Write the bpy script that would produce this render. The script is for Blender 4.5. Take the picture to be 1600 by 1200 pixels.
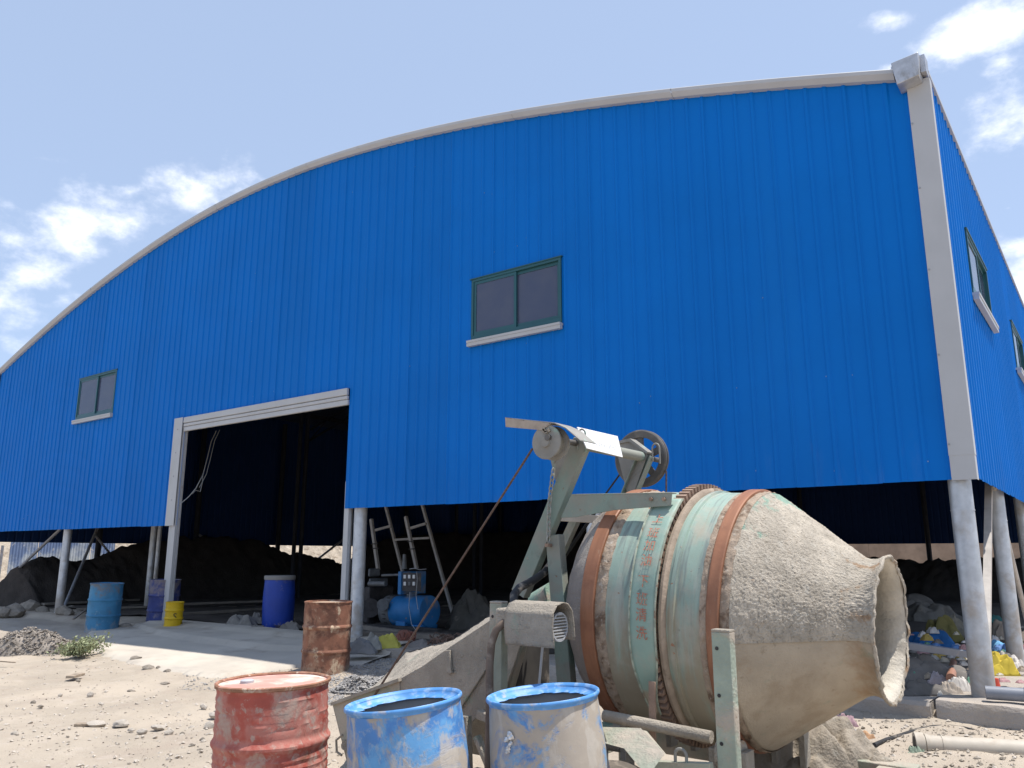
import bpy, math, random
from math import sin, cos, pi, radians, atan2, sqrt, hypot
from mathutils import Vector, Matrix, noise
random.seed(7)
for o in list(bpy.data.objects): bpy.data.objects.remove(o, do_unlink=True)
S = bpy.context.scene
COL = S.collection

# ------------------------------------------------------------------ camera
# world: X along the shed front (to the right), Y into the shed, Z up; the camera stands at the origin, 1.5 m up
FPX, PITCH, ROLL, YAW, EYE = 1243.86, 0.21105, 0.00151, 0.64684, 1.5
fwv = Vector((-sin(YAW)*cos(PITCH), cos(YAW)*cos(PITCH), sin(PITCH)))
rt0 = Vector((cos(YAW), sin(YAW), 0)); up0 = rt0.cross(fwv)
rtv = rt0*cos(ROLL) + up0*sin(ROLL); upv = -rt0*sin(ROLL) + up0*cos(ROLL)
cd = bpy.data.cameras.new('camera'); cam = bpy.data.objects.new('camera', cd); COL.objects.link(cam)
cd.sensor_width = 36; cd.lens = FPX/1600*36; cd.clip_start = .05; cd.clip_end = 6000
cam.matrix_world = Matrix(((rtv.x, upv.x, -fwv.x, 0), (rtv.y, upv.y, -fwv.y, 0), (rtv.z, upv.z, -fwv.z, EYE), (0, 0, 0, 1)))
S.camera = cam
CP = Vector((0, 0, EYE))
def ray(x, y): return fwv + rtv*((x-800)/FPX) - upv*((y-600)/FPX)
def onY(x, y, Y): d = ray(x, y); return CP + d*(Y/d.y)          # photo pixel -> point on the plane Y
def onX(x, y, X): d = ray(x, y); return CP + d*(X/d.x)
def onZ(x, y, z): d = ray(x, y); return CP + d*((z-EYE)/d.z)

# ------------------------------------------------------------------ sun, sky, exposure
SUN = Vector((.28, .19, 1)).normalized()
sl = bpy.data.lights.new('sun', 'SUN'); sl.energy = 4.6; sl.angle = radians(.53); sl.color = (1, .955, .89)
so = bpy.data.objects.new('sun', sl); COL.objects.link(so)
so.rotation_euler = SUN.to_track_quat('Z', 'Y').to_euler()
S.view_settings.view_transform = 'Standard'; S.view_settings.look = 'None'
S.view_settings.gamma = 1; S.view_settings.exposure = .42
S.view_settings.use_curve_mapping = False
S.cycles.max_bounces = 8; S.cycles.diffuse_bounces = 4

class NT:
    """small helper around a node tree"""
    def __init__(s, nt): s.t = nt
    def n(s, kind, **kw):
        x = s.t.nodes.new(kind)
        for k, v in kw.items(): setattr(x, k, v)
        return x
    def put(s, sock, v):
        if isinstance(v, bpy.types.NodeSocket): s.t.links.new(v, sock)
        else:
            if hasattr(sock, 'default_value'):
                if not isinstance(v, (int, float)) and len(v) == 3 and sock.type == 'RGBA': v = (*v, 1)
                sock.default_value = v
    def math(s, op, a, b=0., c=0., clamp=False):
        x = s.n('ShaderNodeMath', operation=op, use_clamp=clamp)
        for i, v in enumerate((a, b, c)): s.put(x.inputs[i], v)
        return x.outputs[0]
    def mix(s, f, a, b, mode='MIX'):
        x = s.n('ShaderNodeMix', data_type='RGBA', blend_type=mode)
        s.put(x.inputs[0], f); s.put(x.inputs[6], a); s.put(x.inputs[7], b)
        return x.outputs[2]
    def noise(s, vec, scale, detail=4, rough=.55, dist=0.):
        x = s.n('ShaderNodeTexNoise'); s.put(x.inputs['Vector'], vec)
        x.inputs['Scale'].default_value = scale; x.inputs['Detail'].default_value = detail
        x.inputs['Roughness'].default_value = rough; x.inputs['Distortion'].default_value = dist
        return x.outputs[0]
    def step(s, v, lo, hi):
        x = s.n('ShaderNodeMapRange', interpolation_type='SMOOTHSTEP')
        s.put(x.inputs[0], v); x.inputs[1].default_value = lo; x.inputs[2].default_value = hi
        return x.outputs[0]
    def mapv(s, vec, loc=(0, 0, 0), rot=(0, 0, 0), sc=(1, 1, 1)):
        x = s.n('ShaderNodeMapping'); s.put(x.inputs[0], vec)
        x.inputs[1].default_value = loc; x.inputs[2].default_value = rot; x.inputs[3].default_value = sc
        return x.outputs[0]

W = bpy.data.worlds.new('World'); S.world = W; W.use_nodes = True
W.cycles.sampling_method = 'MANUAL'; W.cycles.sample_map_resolution = 512
wt = W.node_tree; wt.nodes.clear(); w = NT(wt)
sky = w.n('ShaderNodeTexSky', sky_type='NISHITA'); sky.sun_disc = False
sky.sun_elevation = math.asin(SUN.z); sky.sun_rotation = atan2(SUN.x, SUN.y)
sky.air_density = 1.0; sky.dust_density = 1.6; sky.ozone_density = 1.2; sky.altitude = 1500
tc = w.n('ShaderNodeTexCoord')
dirv = tc.outputs['Generated']
# thin high haze over the whole dome, then cumulus: soft blobs broken up by noise
hz = w.mix(.5, sky.outputs[0], (5.3, 6.6, 9.0))
blobs = []
def blob(px, py, hw, hh, ang=0, k=1.):          # a cloud seen at this pixel, half width and half height in pixels
    d = ray(px, py).normalized(); blobs.append((d, hw/FPX, hh/FPX, ang, k))
for b in ((150, 350, 180, 60, -18, 1.16), (305, 305, 120, 62, -12, 1.2), (205, 300, 105, 36, -28, .85), (70, 248, 60, 16, -6, .62), (40, 440, 120, 46, -35, .95),
          (0, 470, 60, 50, 0, 1.1), (95, 470, 90, 26, -20, .7), (10, 540, 80, 40, 0, .7), (1070, 143, 60, 22, 0, .95), (1560, 38, 88, 48, 0, 1.15), (1568, 98, 55, 28, 0, .9),
          (1590, 185, 100, 52, 10, 1.15), (1400, 28, 70, 24, 10, .72), (1400, 108, 34, 16, 0, .8), (1585, 385, 65, 34, 0, 1.1),
          (1640, 470, 140, 85, 0, 1.4), (1575, 325, 22, 9, 0, .7)): blob(*b)
rr = random.Random(3)
for i in range(7):                              # the same kind of sky goes on round the dome
    a = YAW + pi*.42 + (2*pi - pi*.84)*(i+.5)/7 + rr.uniform(-.1, .1); e = radians(rr.uniform(8, 48))
    blobs.append((Vector((-sin(a)*cos(e), cos(a)*cos(e), sin(e))), rr.uniform(.08, .18), rr.uniform(.03, .06), rr.uniform(-20, 20), rr.uniform(.8, 1.15)))
cl = None
for d, hw, hh, ang, k in blobs:
    r_ = d.cross(Vector((0, 0, 1))).normalized(); u_ = r_.cross(d)
    c_, s_ = cos(radians(ang)), sin(radians(ang))
    ex = r_*c_ - u_*s_; ey = r_*s_ + u_*c_
    mp = w.n('ShaderNodeMapping', vector_type='TEXTURE'); w.put(mp.inputs[0], dirv)
    mp.inputs[1].default_value = d; mp.inputs[2].default_value = Matrix((ex, ey, ex.cross(ey))).transposed().to_euler(); mp.inputs[3].default_value = (hw, hh, .35)
    ln = w.n('ShaderNodeVectorMath', operation='LENGTH'); w.put(ln.inputs[0], mp.outputs[0])
    v = w.math('SUBTRACT', k, ln.outputs['Value'])
    cl = v if cl is None else w.math('MAXIMUM', cl, v)
cl = w.math('MAXIMUM', cl, -1.)
n1 = w.noise(w.mapv(dirv, sc=(1, 1, 1.6)), 9, 7, .64)
n2 = w.noise(w.mapv(dirv, loc=(3, 1, 2), sc=(1, 1, 1.5)), 26, 3, .6)
nn = w.math('MULTIPLY_ADD', n1, 2.6, w.math('MULTIPLY', n2, .7))
dens = w.step(w.math('ADD', w.math('MULTIPLY', cl, .9), w.math('SUBTRACT', nn, 1.95)), -.05, 1.15)
col = w.mix(dens, hz, (11.2, 11.2, 11.6))
bg = w.n('ShaderNodeBackground'); w.put(bg.inputs[0], col); bg.inputs[1].default_value = .105
wo = w.n('ShaderNodeOutputWorld'); wt.links.new(bg.outputs[0], wo.inputs[0])

# ------------------------------------------------------------------ materials
def mat(name, base, rough=.6, metal=0., var=.12, vs=2.5, bump=0., bs=60., layers=(), spec=.4, stretch=(1, 1, 1), bdist=.01, vary=0.):
    """base colour with soft variation; layers = (colour, scale, lo, hi, opts) patches of dust, rust, chipped paint"""
    m = bpy.data.materials.new(name); m.use_nodes = True; t = NT(m.node_tree); m.node_tree.nodes.clear()
    tcn = t.n('ShaderNodeTexCoord'); v = tcn.outputs['Object']
    p = t.n('ShaderNodeBsdfPrincipled'); o = t.n('ShaderNodeOutputMaterial'); m.node_tree.links.new(p.outputs[0], o.inputs[0])
    sv = t.mapv(v, sc=stretch)
    dk = tuple(c*(1-var) for c in base); lt = tuple(min(1, c*(1+var)) for c in base)
    n = t.step(t.noise(sv, vs, 6, .6), .3, .7)
    c = t.mix(n, dk, lt)
    if vary:
        oi = t.n('ShaderNodeObjectInfo')
        c = t.mix(1., c, t.mix(oi.outputs['Random'], (1-vary,)*3, (1+vary*.6,)*3), 'MULTIPLY')
    r = rough; bh = None
    for i, L in enumerate(layers):
        lc, sc, lo, hi = L[:4]; op = L[4] if len(L) > 4 else {}
        lv = t.mapv(v, loc=(i*3.7+1, i*1.3, i*2.1), sc=op.get('st', (1, 1, 1)))
        k = t.noise(lv, sc, op.get('d', 6), op.get('r', .62), op.get('dist', .3))
        if 'ax' in op:                      # (axis, from, to, weight): where the layer gathers
            sx = t.n('ShaderNodeSeparateXYZ'); t.put(sx.inputs[0], v)
            for ax in ([op['ax']] if isinstance(op['ax'][0], int) else op['ax']):
                a, f0, f1, wgt = ax
                mr = t.n('ShaderNodeMapRange'); t.put(mr.inputs[0], sx.outputs[a])
                mr.inputs[1].default_value = f0; mr.inputs[2].default_value = f1
                k = t.math('MULTIPLY_ADD', mr.outputs[0], wgt, k)
        k = t.step(k, lo, hi)
        if 'o' in op: k = t.math('MULTIPLY', k, op['o'])
        lcol = lc
        if op.get('v', .15):
            nn_ = t.noise(v, sc*3.1, 4); lcol = t.mix(nn_, tuple(x*(1-op.get('v', .15)) for x in lc), tuple(min(1, x*(1+op.get('v', .15))) for x in lc))
        c = t.mix(k, c, lcol)
        lr = op.get('rough', .85)
        mx = t.n('ShaderNodeMix', data_type='FLOAT'); t.put(mx.inputs[0], k); t.put(mx.inputs[2], r); mx.inputs[3].default_value = lr; r = mx.outputs[0]
        if op.get('h'):
            hh = t.math('MULTIPLY', k, op['h']); bh = hh if bh is None else t.math('ADD', bh, hh)
        if op.get('nometal') and metal: pass
    t.put(p.inputs['Base Color'], c); t.put(p.inputs['Roughness'], r)
    p.inputs['Metallic'].default_value = metal; p.inputs['Specular IOR Level'].default_value = spec
    if bump:
        b1 = t.math('MULTIPLY', t.noise(v, bs, 5, .65), bump)
        bh = b1 if bh is None else t.math('ADD', bh, b1)
    if bh is not None:
        bn = t.n('ShaderNodeBump'); t.put(bn.inputs['Height'], bh); bn.inputs['Strength'].default_value = 1; bn.inputs['Distance'].default_value = bdist
        m.node_tree.links.new(bn.outputs[0], p.inputs['Normal'])
    return m
DUST = (.42, .355, .285)
CEM = (.40, .345, .28)
m_blue = mat('blue_paint', (.0, .142, .52), .5, 0, .05, .6, layers=[((.005, .15, .50), .8, .52, .75, dict(st=(1, 1, .15), o=.35, rough=.5)), ((.10, .19, .42), 6, .66, .95, dict(ax=(2, 2.7, 2.0, .14), st=(1, 1, .2), o=.3))], vary=.05, spec=.12)
m_trim = mat('trim_white', (.44, .445, .455), .45, 0, .04, 2, layers=[((.30, .28, .26), 3, .6, .85, dict(st=(1, 1, .3), o=.5))])
m_alu = mat('galvanised', (.50, .53, .57), .42, .55, .12, 6, layers=[(DUST, 4, .5, .8, dict(ax=(2, 1.2, .1, .25), o=.75)), ((.42, .44, .47), 14, .5, .7, dict(o=.4))], bump=.12, bs=80)
m_zinc = mat('zinc_sheet', (.50, .50, .51), .4, .6, .15, 8, layers=[((.22, .21, .2), 9, .56, .72, dict(o=.6, st=(1, 1, .4)))], bump=.3, bs=9)
m_winframe = mat('green_frame', (.022, .095, .115), .35, 0, .05)
m_conc = mat('concrete', (.40, .37, .335), .9, 0, .12, 1.5, bump=.5, bs=45, layers=[((.29, .26, .23), 1.2, .5, .8, dict(o=.6)), (DUST, 3, .55, .75, dict(o=.6))])
m_steel = mat('steel_tube', (.30, .31, .34), .5, .3, .15, 6, layers=[((.20, .12, .08), 8, .58, .72), (DUST, 5, .6, .8, dict(o=.5))])
m_darkwood = mat('old_timber', (.30, .24, .18), .85, 0, .3, 5, stretch=(1, 6, 6), bump=.4, bs=50)
def glass_mat():
    m = bpy.data.materials.new('window_glass'); m.use_nodes = True; t = NT(m.node_tree); p = m.node_tree.nodes['Principled BSDF']
    tcn = t.n('ShaderNodeTexCoord'); v = tcn.outputs['Object']
    d = t.step(t.noise(v, 3, 5), .3, .8)
    t.put(p.inputs['Base Color'], t.mix(d, (.070, .088, .155), (.095, .11, .165)))  # grey-blue reflection is painted into the pane's base colour
    p.inputs['Roughness'].default_value = .06; p.inputs['IOR'].default_value = 1.5
    p.inputs['Alpha'].default_value = .82
    return m
m_glass = glass_mat()

# ------------------------------------------------------------------ mesh builder
class MB:
    def __init__(s): s.v = []; s.f = []
    def quad(s, a, b, c, d):
        i = len(s.v); s.v += [Vector(a), Vector(b), Vector(c), Vector(d)]; s.f.append((i, i+1, i+2, i+3)); return s
    def box(s, c, sz, R=None):
        i = len(s.v); c = Vector(c)
        for z in (-.5, .5):
            for y in (-.5, .5):
                for x in (-.5, .5):
                    p = Vector((x*sz[0], y*sz[1], z*sz[2]))
                    s.v.append(c + (R @ p if R else p))
        for q in ((0, 2, 3, 1), (4, 5, 7, 6), (0, 1, 5, 4), (2, 6, 7, 3), (0, 4, 6, 2), (1, 3, 7, 5)): s.f.append(tuple(i+k for k in q))
        return s
    def bounds(s, a, b): a = Vector(a); b = Vector(b); return s.box((a+b)/2, [abs(b[k]-a[k]) for k in range(3)])
    def bar(s, a, b, wd, th, ref=(0, 1, 0)):
        """box from a to b; th along ref, wd across"""
        a = Vector(a); b = Vector(b); x = (b-a); L = x.length; x.normalize(); r = Vector(ref); y = (r - x*r.dot(x)).normalized(); z = x.cross(y)
        return s.box((a+b)/2, (L, th, wd), Matrix((x, y, z)).transposed())
    def channel(s, a, b, wd, dp, ref=(0, 1, 0), t=.008):
        """U channel: web of width wd facing -ref, two flanges dp deep towards ref"""
        a = Vector(a); b = Vector(b); x = (b-a).normalized(); r = Vector(ref); y = (r - x*r.dot(x)).normalized(); z = x.cross(y)
        s.bar(a, b, wd, t, ref)
        for k in (-1, 1): s.bar(a + z*k*(wd/2-t/2) + y*(dp/2+t/2), b + z*k*(wd/2-t/2) + y*(dp/2+t/2), t, dp, ref)
        return s
    def cyl(s, a, b, r0, r1=None, n=20, caps=True):
        r1 = r0 if r1 is None else r1
        return s.loft([(Vector(a), r0), (Vector(b), r1)], n, caps)
    def loft(s, pr, n=12, caps=True):
        """tube through (point, radius)"""
        i0 = len(s.v); m = len(pr); prev = None
        for k, (p, r) in enumerate(pr):
            p = Vector(p)
            t = (Vector(pr[min(k+1, m-1)][0]) - Vector(pr[max(k-1, 0)][0])).normalized()
            if prev is None:
                a = Vector((0, 0, 1)) if abs(t.z) < .9 else Vector((1, 0, 0)); x = t.cross(a).normalized()
            else: x = (prev - t*prev.dot(t)).normalized()
            prev = x; y = t.cross(x)
            for j in range(n): q = 2*pi*j/n; s.v.append(p + (x*cos(q)+y*sin(q))*r)
        for k in range(m-1):
            for j in range(n):
                a = i0+k*n+j; b = i0+k*n+(j+1) % n; s.f.append((a, b, b+n, a+n))
        if caps: s.f.append(tuple(i0+j for j in reversed(range(n)))); s.f.append(tuple(i0+(m-1)*n+j for j in range(n)))
        return s
    def tube(s, pts, r, n=8): return s.loft([(p, r) for p in pts], n)
    def lathe(s, prof, n=48, fn=None, ax='z', a0=0., a1=2*pi):
        """prof = (radius, height); fn(angle, height, radius) -> (dr, dh)"""
        i0 = len(s.v); full = abs(a1-a0-2*pi) < 1e-6; cnt = n if full else n+1
        for r, h in prof:
            for j in range(cnt):
                q = a0+(a1-a0)*j/n; dr, dh = fn(q, h, r) if fn else (0, 0); R = r+dr; H = h+dh
                s.v.append(Vector((R*cos(q), R*sin(q), H)) if ax == 'z' else Vector((H, -R*cos(q), R*sin(q))))
        for k in range(len(prof)-1):
            for j in range(n):
                a = i0+k*cnt+j; b = i0+k*cnt+(j+1) % cnt
                s.f.append((a, b, b+cnt, a+cnt))
        return s
    def disc(s, c, r, n=32, nrm=(0, 0, 1)):
        nrm = Vector(nrm).normalized(); a = Vector((0, 0, 1)) if abs(nrm.z) < .9 else Vector((1, 0, 0)); x = a.cross(nrm).normalized(); y = nrm.cross(x); i = len(s.v)
        for j in range(n): s.v.append(Vector(c)+(x*cos(2*pi*j/n)+y*sin(2*pi*j/n))*r)
        s.f.append(tuple(range(i, i+n))); return s
    def prism(s, poly, off):
        """polygon (3D points) extruded by the vector off"""
        i = len(s.v); n = len(poly); off = Vector(off)
        s.v += [Vector(p) for p in poly] + [Vector(p)+off for p in poly]
        s.f.append(tuple(range(i, i+n))); s.f.append(tuple(i+n+k for k in reversed(range(n))))
        for k in range(n): s.f.append((i+k, i+n+k, i+n+(k+1) % n, i+(k+1) % n))
        return s
    def grid(s, fn, nu, nv):
        i = len(s.v)
        for a in range(nu+1):
            for b in range(nv+1): s.v.append(Vector(fn(a/nu, b/nv)))
        for a in range(nu):
            for b in range(nv): k = i+a*(nv+1)+b; s.f.append((k, k+nv+1, k+nv+2, k+1))
        return s
    def build(s, name, m, parent=None, local=False, smooth=35, bevel=0, kind=None, recalc=True):
        off = Vector((0, 0, 0)) if (parent is None or local) else root_loc(parent)
        me = bpy.data.meshes.new(name); me.from_pydata([tuple(v-off) for v in s.v], [], s.f)
        if recalc:
            import bmesh
            b = bmesh.new(); b.from_mesh(me); bmesh.ops.recalc_face_normals(b, faces=b.faces); b.to_mesh(me); b.free()
        if smooth: me.shade_smooth(); me.set_sharp_from_angle(angle=radians(smooth))
        o = bpy.data.objects.new(name, me); COL.objects.link(o); me.materials.append(m)
        if parent is not None: o.parent = parent
        if kind: o['kind'] = kind
        if bevel:
            bv = o.modifiers.new('bevel', 'BEVEL'); bv.width = bevel; bv.segments = 2; bv.limit_method = 'ANGLE'
        return o
def root_loc(o):
    v = Vector((0, 0, 0))
    while o is not None: v += o.location; o = o.parent
    return v
def thing(name, label, cat, loc, group=None, rot=(0, 0, 0)):
    o = bpy.data.objects.new(name, None); COL.objects.link(o); o.location = loc; o.rotation_euler = rot; o.empty_display_size = .2
    return tag(o, label, cat, group)
def tag(o, label, cat, group=None):
    o['label'] = label; o['category'] = cat
    if group: o['group'] = group
    return o
def rebase(o, loc):
    """move a single mesh object's origin to its base"""
    loc = Vector(loc)
    for v in o.data.vertices: v.co -= loc
    o.location = loc; return o
def fbm(x, y, z=0., sc=1., oc=4): return noise.fractal(Vector((x*sc, y*sc, z*sc)), 1., 2., oc)

# ------------------------------------------------------------------ the ground
FY = 8.3                    # plane of the shed front
XR, XL, YB = -1.02, -23.4, 30.0
def sstep(a, b, x): x = max(0, min(1, (x-a)/(b-a))); return x*x*(3-2*x)
def ground_z(x, y):
    h = .14*sstep(5.2, 7.6, y)
    inside = sstep(XL-.3, XL, x)*sstep(XR+.5, XR+.1, x)*sstep(FY-.35, FY-.1, y)*sstep(YB+.5, YB, y)
    return h + inside*.09
def axis(lo, hi, step, far):
    out = []; d = step; p = lo
    while p > -far: out.append(p); p -= d; d *= 1.35
    out = out[::-1]; p = lo+step
    while p < hi: out.append(p); p += step
    d = step
    while p < far: out.append(p); p += d; d *= 1.35
    return out
gx = axis(-17, 1.5, .055, 3000); gy = axis(4.2, 9.3, .05, 3000)
b = MB()
for x in gx:
    for y in gy:
        z = ground_z(x, y)
        if abs(x) < 60 and abs(y) < 60:
            z += .035*fbm(x, y, 0, .6, 3) + .016*fbm(x, y, 5, 3.2, 3)
            if -18 < x < 3 and 3.5 < y < 10: z += .010*fbm(x, y, 9, 11, 3) + .008*max(0, noise.noise(Vector((x*24, y*24, 3)))-.15)
        b.v.append(Vector((x, y, z)))
ny = len(gy)
b.f = [(i*ny+j, (i+1)*ny+j, (i+1)*ny+j+1, i*ny+j+1) for i in range(len(gx)-1) for j in range(ny-1)]
m_ground = mat('dry_ground', (.41, .348, .275), .95, 0, .13, .9, bump=.9, bs=70, bdist=.012, layers=[((.35, .285, .225), 1.6, .50, .72, dict(o=.8)), ((.45, .385, .32), 5, .55, .72, dict(o=.7)), ((.28, .235, .19), 26, .60, .70, dict(o=.6, h=.25)), ((.52, .46, .39), 60, .66, .72, dict(o=.7))])
g = b.build('ground', m_ground, smooth=180, recalc=False); g['kind'] = 'structure'
# ------------------------------------------------------------------ concrete ramp and plinth
m_ramp = mat('ramp_concrete', (.50, .445, .37), .9, 0, .10, 1.1, bump=.35, bs=40, layers=[((.36, .325, .285), 2.2, .52, .75, dict(o=.6, st=(.5, 1.6, 1))), ((.30, .25, .20), .8, .52, .66, dict(o=.75))])
edge = [onZ(130, 981, .2), onZ(140, 1001, .16), onZ(152, 1018, .11), onZ(180, 1030, .09), onZ(207, 1040, .07), onZ(243, 1050, .05), onZ(285, 1058, .05), onZ(330, 1058, .06), onZ(400, 1052, .07), onZ(470, 1046, .09), onZ(560, 1046, .12)]
b = MB()
NA, NB = 90, 30
def ramp_pt(u, v):
    k = u*(len(edge)-1); i = min(int(k), len(edge)-2); e = edge[i].lerp(edge[i+1], k-i)
    x1 = -14.3 + (-8.2+14.3)*u
    top = Vector((x1, FY+.25, .29)); n_ = .05*noise.noise(Vector((u*40, 3, 0)))*(1-v)
    p = Vector((e.x+n_*2, e.y+n_*2, e.z)).lerp(top, v)
    p.z = max(ground_z(p.x, p.y)-.02, 0) + .055 + .045*v - .10*sstep(.06, 0, v) + .012*fbm(p.x, p.y, 2, .8, 3)
    if v > .55: p.z = max(p.z, .235 + .05*v - .03*(1-v))
    return p
b.grid(ramp_pt, NA, NB)
o = b.build('ramp', m_ramp, smooth=180, recalc=False); o['kind'] = 'structure'

shed = thing('warehouse', 'huge blue ribbed-metal shed with an arched roof standing on bare pipe columns', 'building', (-12.2, FY, .2))
m_plinth = mat('plinth_concrete', (.34, .30, .262), .95, 0, .14, 2, bump=.8, bs=30, bdist=.02, layers=[(DUST, 4, .5, .7, dict(o=.7))])
def plinth(x0, x1, y0, y1, z0, z1, nm='plinth'):
    b = MB(); n = max(4, int((x1-x0)/.12))
    sec = [(y0, z0), (y0+.01, z1-.03), (y0+.035, z1), (y1, z1), (y1, z0)]
    def fn(u, v):
        k = v*(len(sec)-1); i = int(round(k)); x = x0+(x1-x0)*u
        return (x, sec[i][0]+.02*fbm(x, i, 3, 2.2, 3), sec[i][1]+.018*fbm(x, i, 7, 2.5, 3))
    b.grid(fn, n, len(sec)-1); b.bounds((x0, y0+.03, z0), (x0+.01, y1, z1-.01)); b.bounds((x1-.01, y0+.03, z0), (x1, y1, z1-.01))
    return b.build(nm, m_plinth, shed, smooth=40)
plinth(-9.55, -1.50, 7.88, 8.7, -.1, .27); plinth(-1.46, -.72, 7.93, 8.75, -.1, .285)
plinth(XL-.2, -14.3, 8.05, 8.6, -.1, .17)
for k in range(7): 
    b = MB().bounds((XR-.3, 8.78+k*3.02, -.1), (XR+.25, 8.78+k*3.02+3.0, .27)); b.build('plinth', m_plinth, shed, bevel=.02)

# ------------------------------------------------------------------ shed skin: every sheet a part
AX = -12.1
def roof_z(x): d = abs(x-AX); return 8.29 - .0231*d*d/(1+.034*d)
DOOR = (-14.14, -9.48, -1, 4.07)
WINS = [(-6.97, -5.45, 4.43, 5.33), (-18.69, -17.0, 4.46, 5.42)]
def rib_profile(x0, x1, pitch=.2, org=0.):
    out = []; k = math.floor((x0-org)/pitch)
    while org+k*pitch < x1+pitch:
        c = org+k*pitch
        for dx, dy in ((-.032, 0), (-.012, -.015), (.012, -.015), (.032, 0)): out.append((c+dx, dy))
        k += 1
    return out
def prof_at(pts, x):
    for (a, da), (c, dc) in zip(pts, pts[1:]):
        if a <= x <= c: return da + (dc-da)*(x-a)/(c-a) if c > a else da
    return 0
m_inner = mat('blue_sheet_inside', (.006, .030, .115), .6, 0, .08, .6, spec=.2)  # wall blue copied much darker: the interior's shade is in the colour
def sheet(a0, a1, place, zbot, ztop, holes, nm='wall_panel', lap=0., m=None):
    """one ribbed sheet between a0 and a1; place(a, out, z) -> world point"""
    pr = rib_profile(a0, a1)
    xs = {a0, a1} | {p[0] for p in pr if a0 < p[0] < a1}
    for h in holes:
        for e in h[:2]:
            if a0 < e < a1: xs.add(e)
    xs = sorted(xs); b = MB()
    for xa, xb in zip(xs, xs[1:]):
        if xb-xa < 1e-5: continue
        mid = (xa+xb)/2; cuts = sorted((h[2], h[3]) for h in holes if h[0] <= mid <= h[1])
        z = zbot(mid); segs = []
        for c0, c1 in cuts:
            if c0 > z: segs.append((z, c0))
            z = max(z, c1)
        segs.append((z, None))
        da, db = prof_at(pr, xa)-lap, prof_at(pr, xb)-lap
        for s0, s1 in segs:
            ta, tb = (ztop(xa), ztop(xb)) if s1 is None else (s1, s1)
            b.quad(place(xa, da, s0), place(xb, db, s0), place(xb, db, tb), place(xa, da, ta))
    if b.f: return b.build(nm, m or m_blue, shed, smooth=0, recalc=False)
random.seed(11)
# front sheets
x = XL
while x < XR-.05:
    x1 = min(x+.8, XR)
    zb = (lambda q: 2.03 if q < -14.1 else 2.18) ; jit = random.uniform(-.006, .006); lp = .0 if int(round((x-XL)/.8)) % 2 else .0035
    sheet(x, x1+.015, lambda a, d, z: Vector((a, FY+d, z)), lambda q, j=jit: zb(q)+j, lambda q: roof_z(q)-.02, [DOOR]+WINS, lap=lp)
    x = x1
SW = [(9.86, 11.55, 4.36, 5.12), (14.4, 16.1, 4.36, 5.12), (19.0, 20.7, 4.36, 5.12), (23.6, 25.3, 4.36, 5.12)]
y = FY; i = 0
while y < YB-.05:
    y1 = min(y+.8, YB); lp = .0 if i % 2 else .003; i += 1
    sheet(y, y1+.015, lambda a, d, z: Vector((XR-d, a, z)), lambda q: 2.2+random.uniform(-.004, .004), lambda q: 6.27, SW, lap=lp)          # right flank
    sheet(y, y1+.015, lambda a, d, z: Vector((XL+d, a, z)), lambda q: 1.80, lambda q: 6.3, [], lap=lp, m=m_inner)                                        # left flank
    y = y1
x = XL
while x < XR-.05:
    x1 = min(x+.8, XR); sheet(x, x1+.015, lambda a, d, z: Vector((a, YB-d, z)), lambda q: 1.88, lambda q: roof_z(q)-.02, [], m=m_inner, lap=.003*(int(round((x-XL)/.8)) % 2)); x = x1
# fixing screws: too many and too small to part
b = MB(); rs = random.Random(5)
for zr in (2.35, 3.3, 4.25, 5.7, 6.6, 7.5):
    k = XL+.1
    while k < XR-.2:
        z = zr+rs.uniform(-.05, .05)
        if z < roof_z(k)-.25 and not any(h[0]-.05 < k < h[1]+.05 and h[2]-.1 < z < h[3]+.1 for h in [DOOR]+WINS) and rs.random() < .3:
            b.box((k+rs.uniform(-.03, .03)+.1, FY-.004, z), (.011, .012, .011))
        k += .2
b.build('screws', mat('screw_zinc', (.20, .28, .42), .4, .6), shed, kind='stuff')
# roof: ribbed arch sheets
m_drkcol = mat('shade_dark_steel', (.02, .022, .03), .8, 0, .2)  # near-black colour paints interior shade onto inner columns, purlins and trusses
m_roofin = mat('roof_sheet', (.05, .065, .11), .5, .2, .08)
n = 28
for k in range(n):
    xa = XL-.08+(XR-XL+.05)*k/n; xb = XL-.08+(XR-XL+.05)*(k+1)/n; b = MB()
    def rp(u, v, d=0): q = xa+(xb-xa)*u; return Vector((q, FY-.05+(YB+.15-FY)*v, roof_z(q)+d+(.012 if k % 2 else 0)))
    b.grid(lambda u, v: rp(u, v, .03), 3, 1); b.grid(lambda u, v: rp(u, v, .0), 3, 1)
    b.quad(rp(0, 0, 0), rp(1, 0, 0), rp(1, 0, .03), rp(0, 0, .03))
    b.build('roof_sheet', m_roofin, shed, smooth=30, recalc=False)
# purlins and arch ribs under the roof
for k in range(15):
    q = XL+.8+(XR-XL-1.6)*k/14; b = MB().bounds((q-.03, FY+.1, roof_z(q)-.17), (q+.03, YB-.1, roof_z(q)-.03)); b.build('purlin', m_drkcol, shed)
for yy in (8.55, 13.4, 18.6, 23.8, 29.6):
    b = MB(); pts = [(XL+.1+(XR-XL-.2)*k/24) for k in range(25)]
    b.tube([Vector((q, yy, roof_z(q)-.22)) for q in pts], .04, 8); b.tube([Vector((q, yy, roof_z(q)-.62)) for q in pts], .04, 8)
    for k in range(24): b.cyl((pts[k], yy, roof_z(pts[k])-.22), (pts[k+1], yy, roof_z(pts[k+1])-.62), .02, n=6) if k % 2 else b.cyl((pts[k], yy, roof_z(pts[k])-.62), (pts[k+1], yy, roof_z(pts[k+1])-.22), .02, n=6)
    b.build('roof_truss', m_drkcol, shed)
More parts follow.
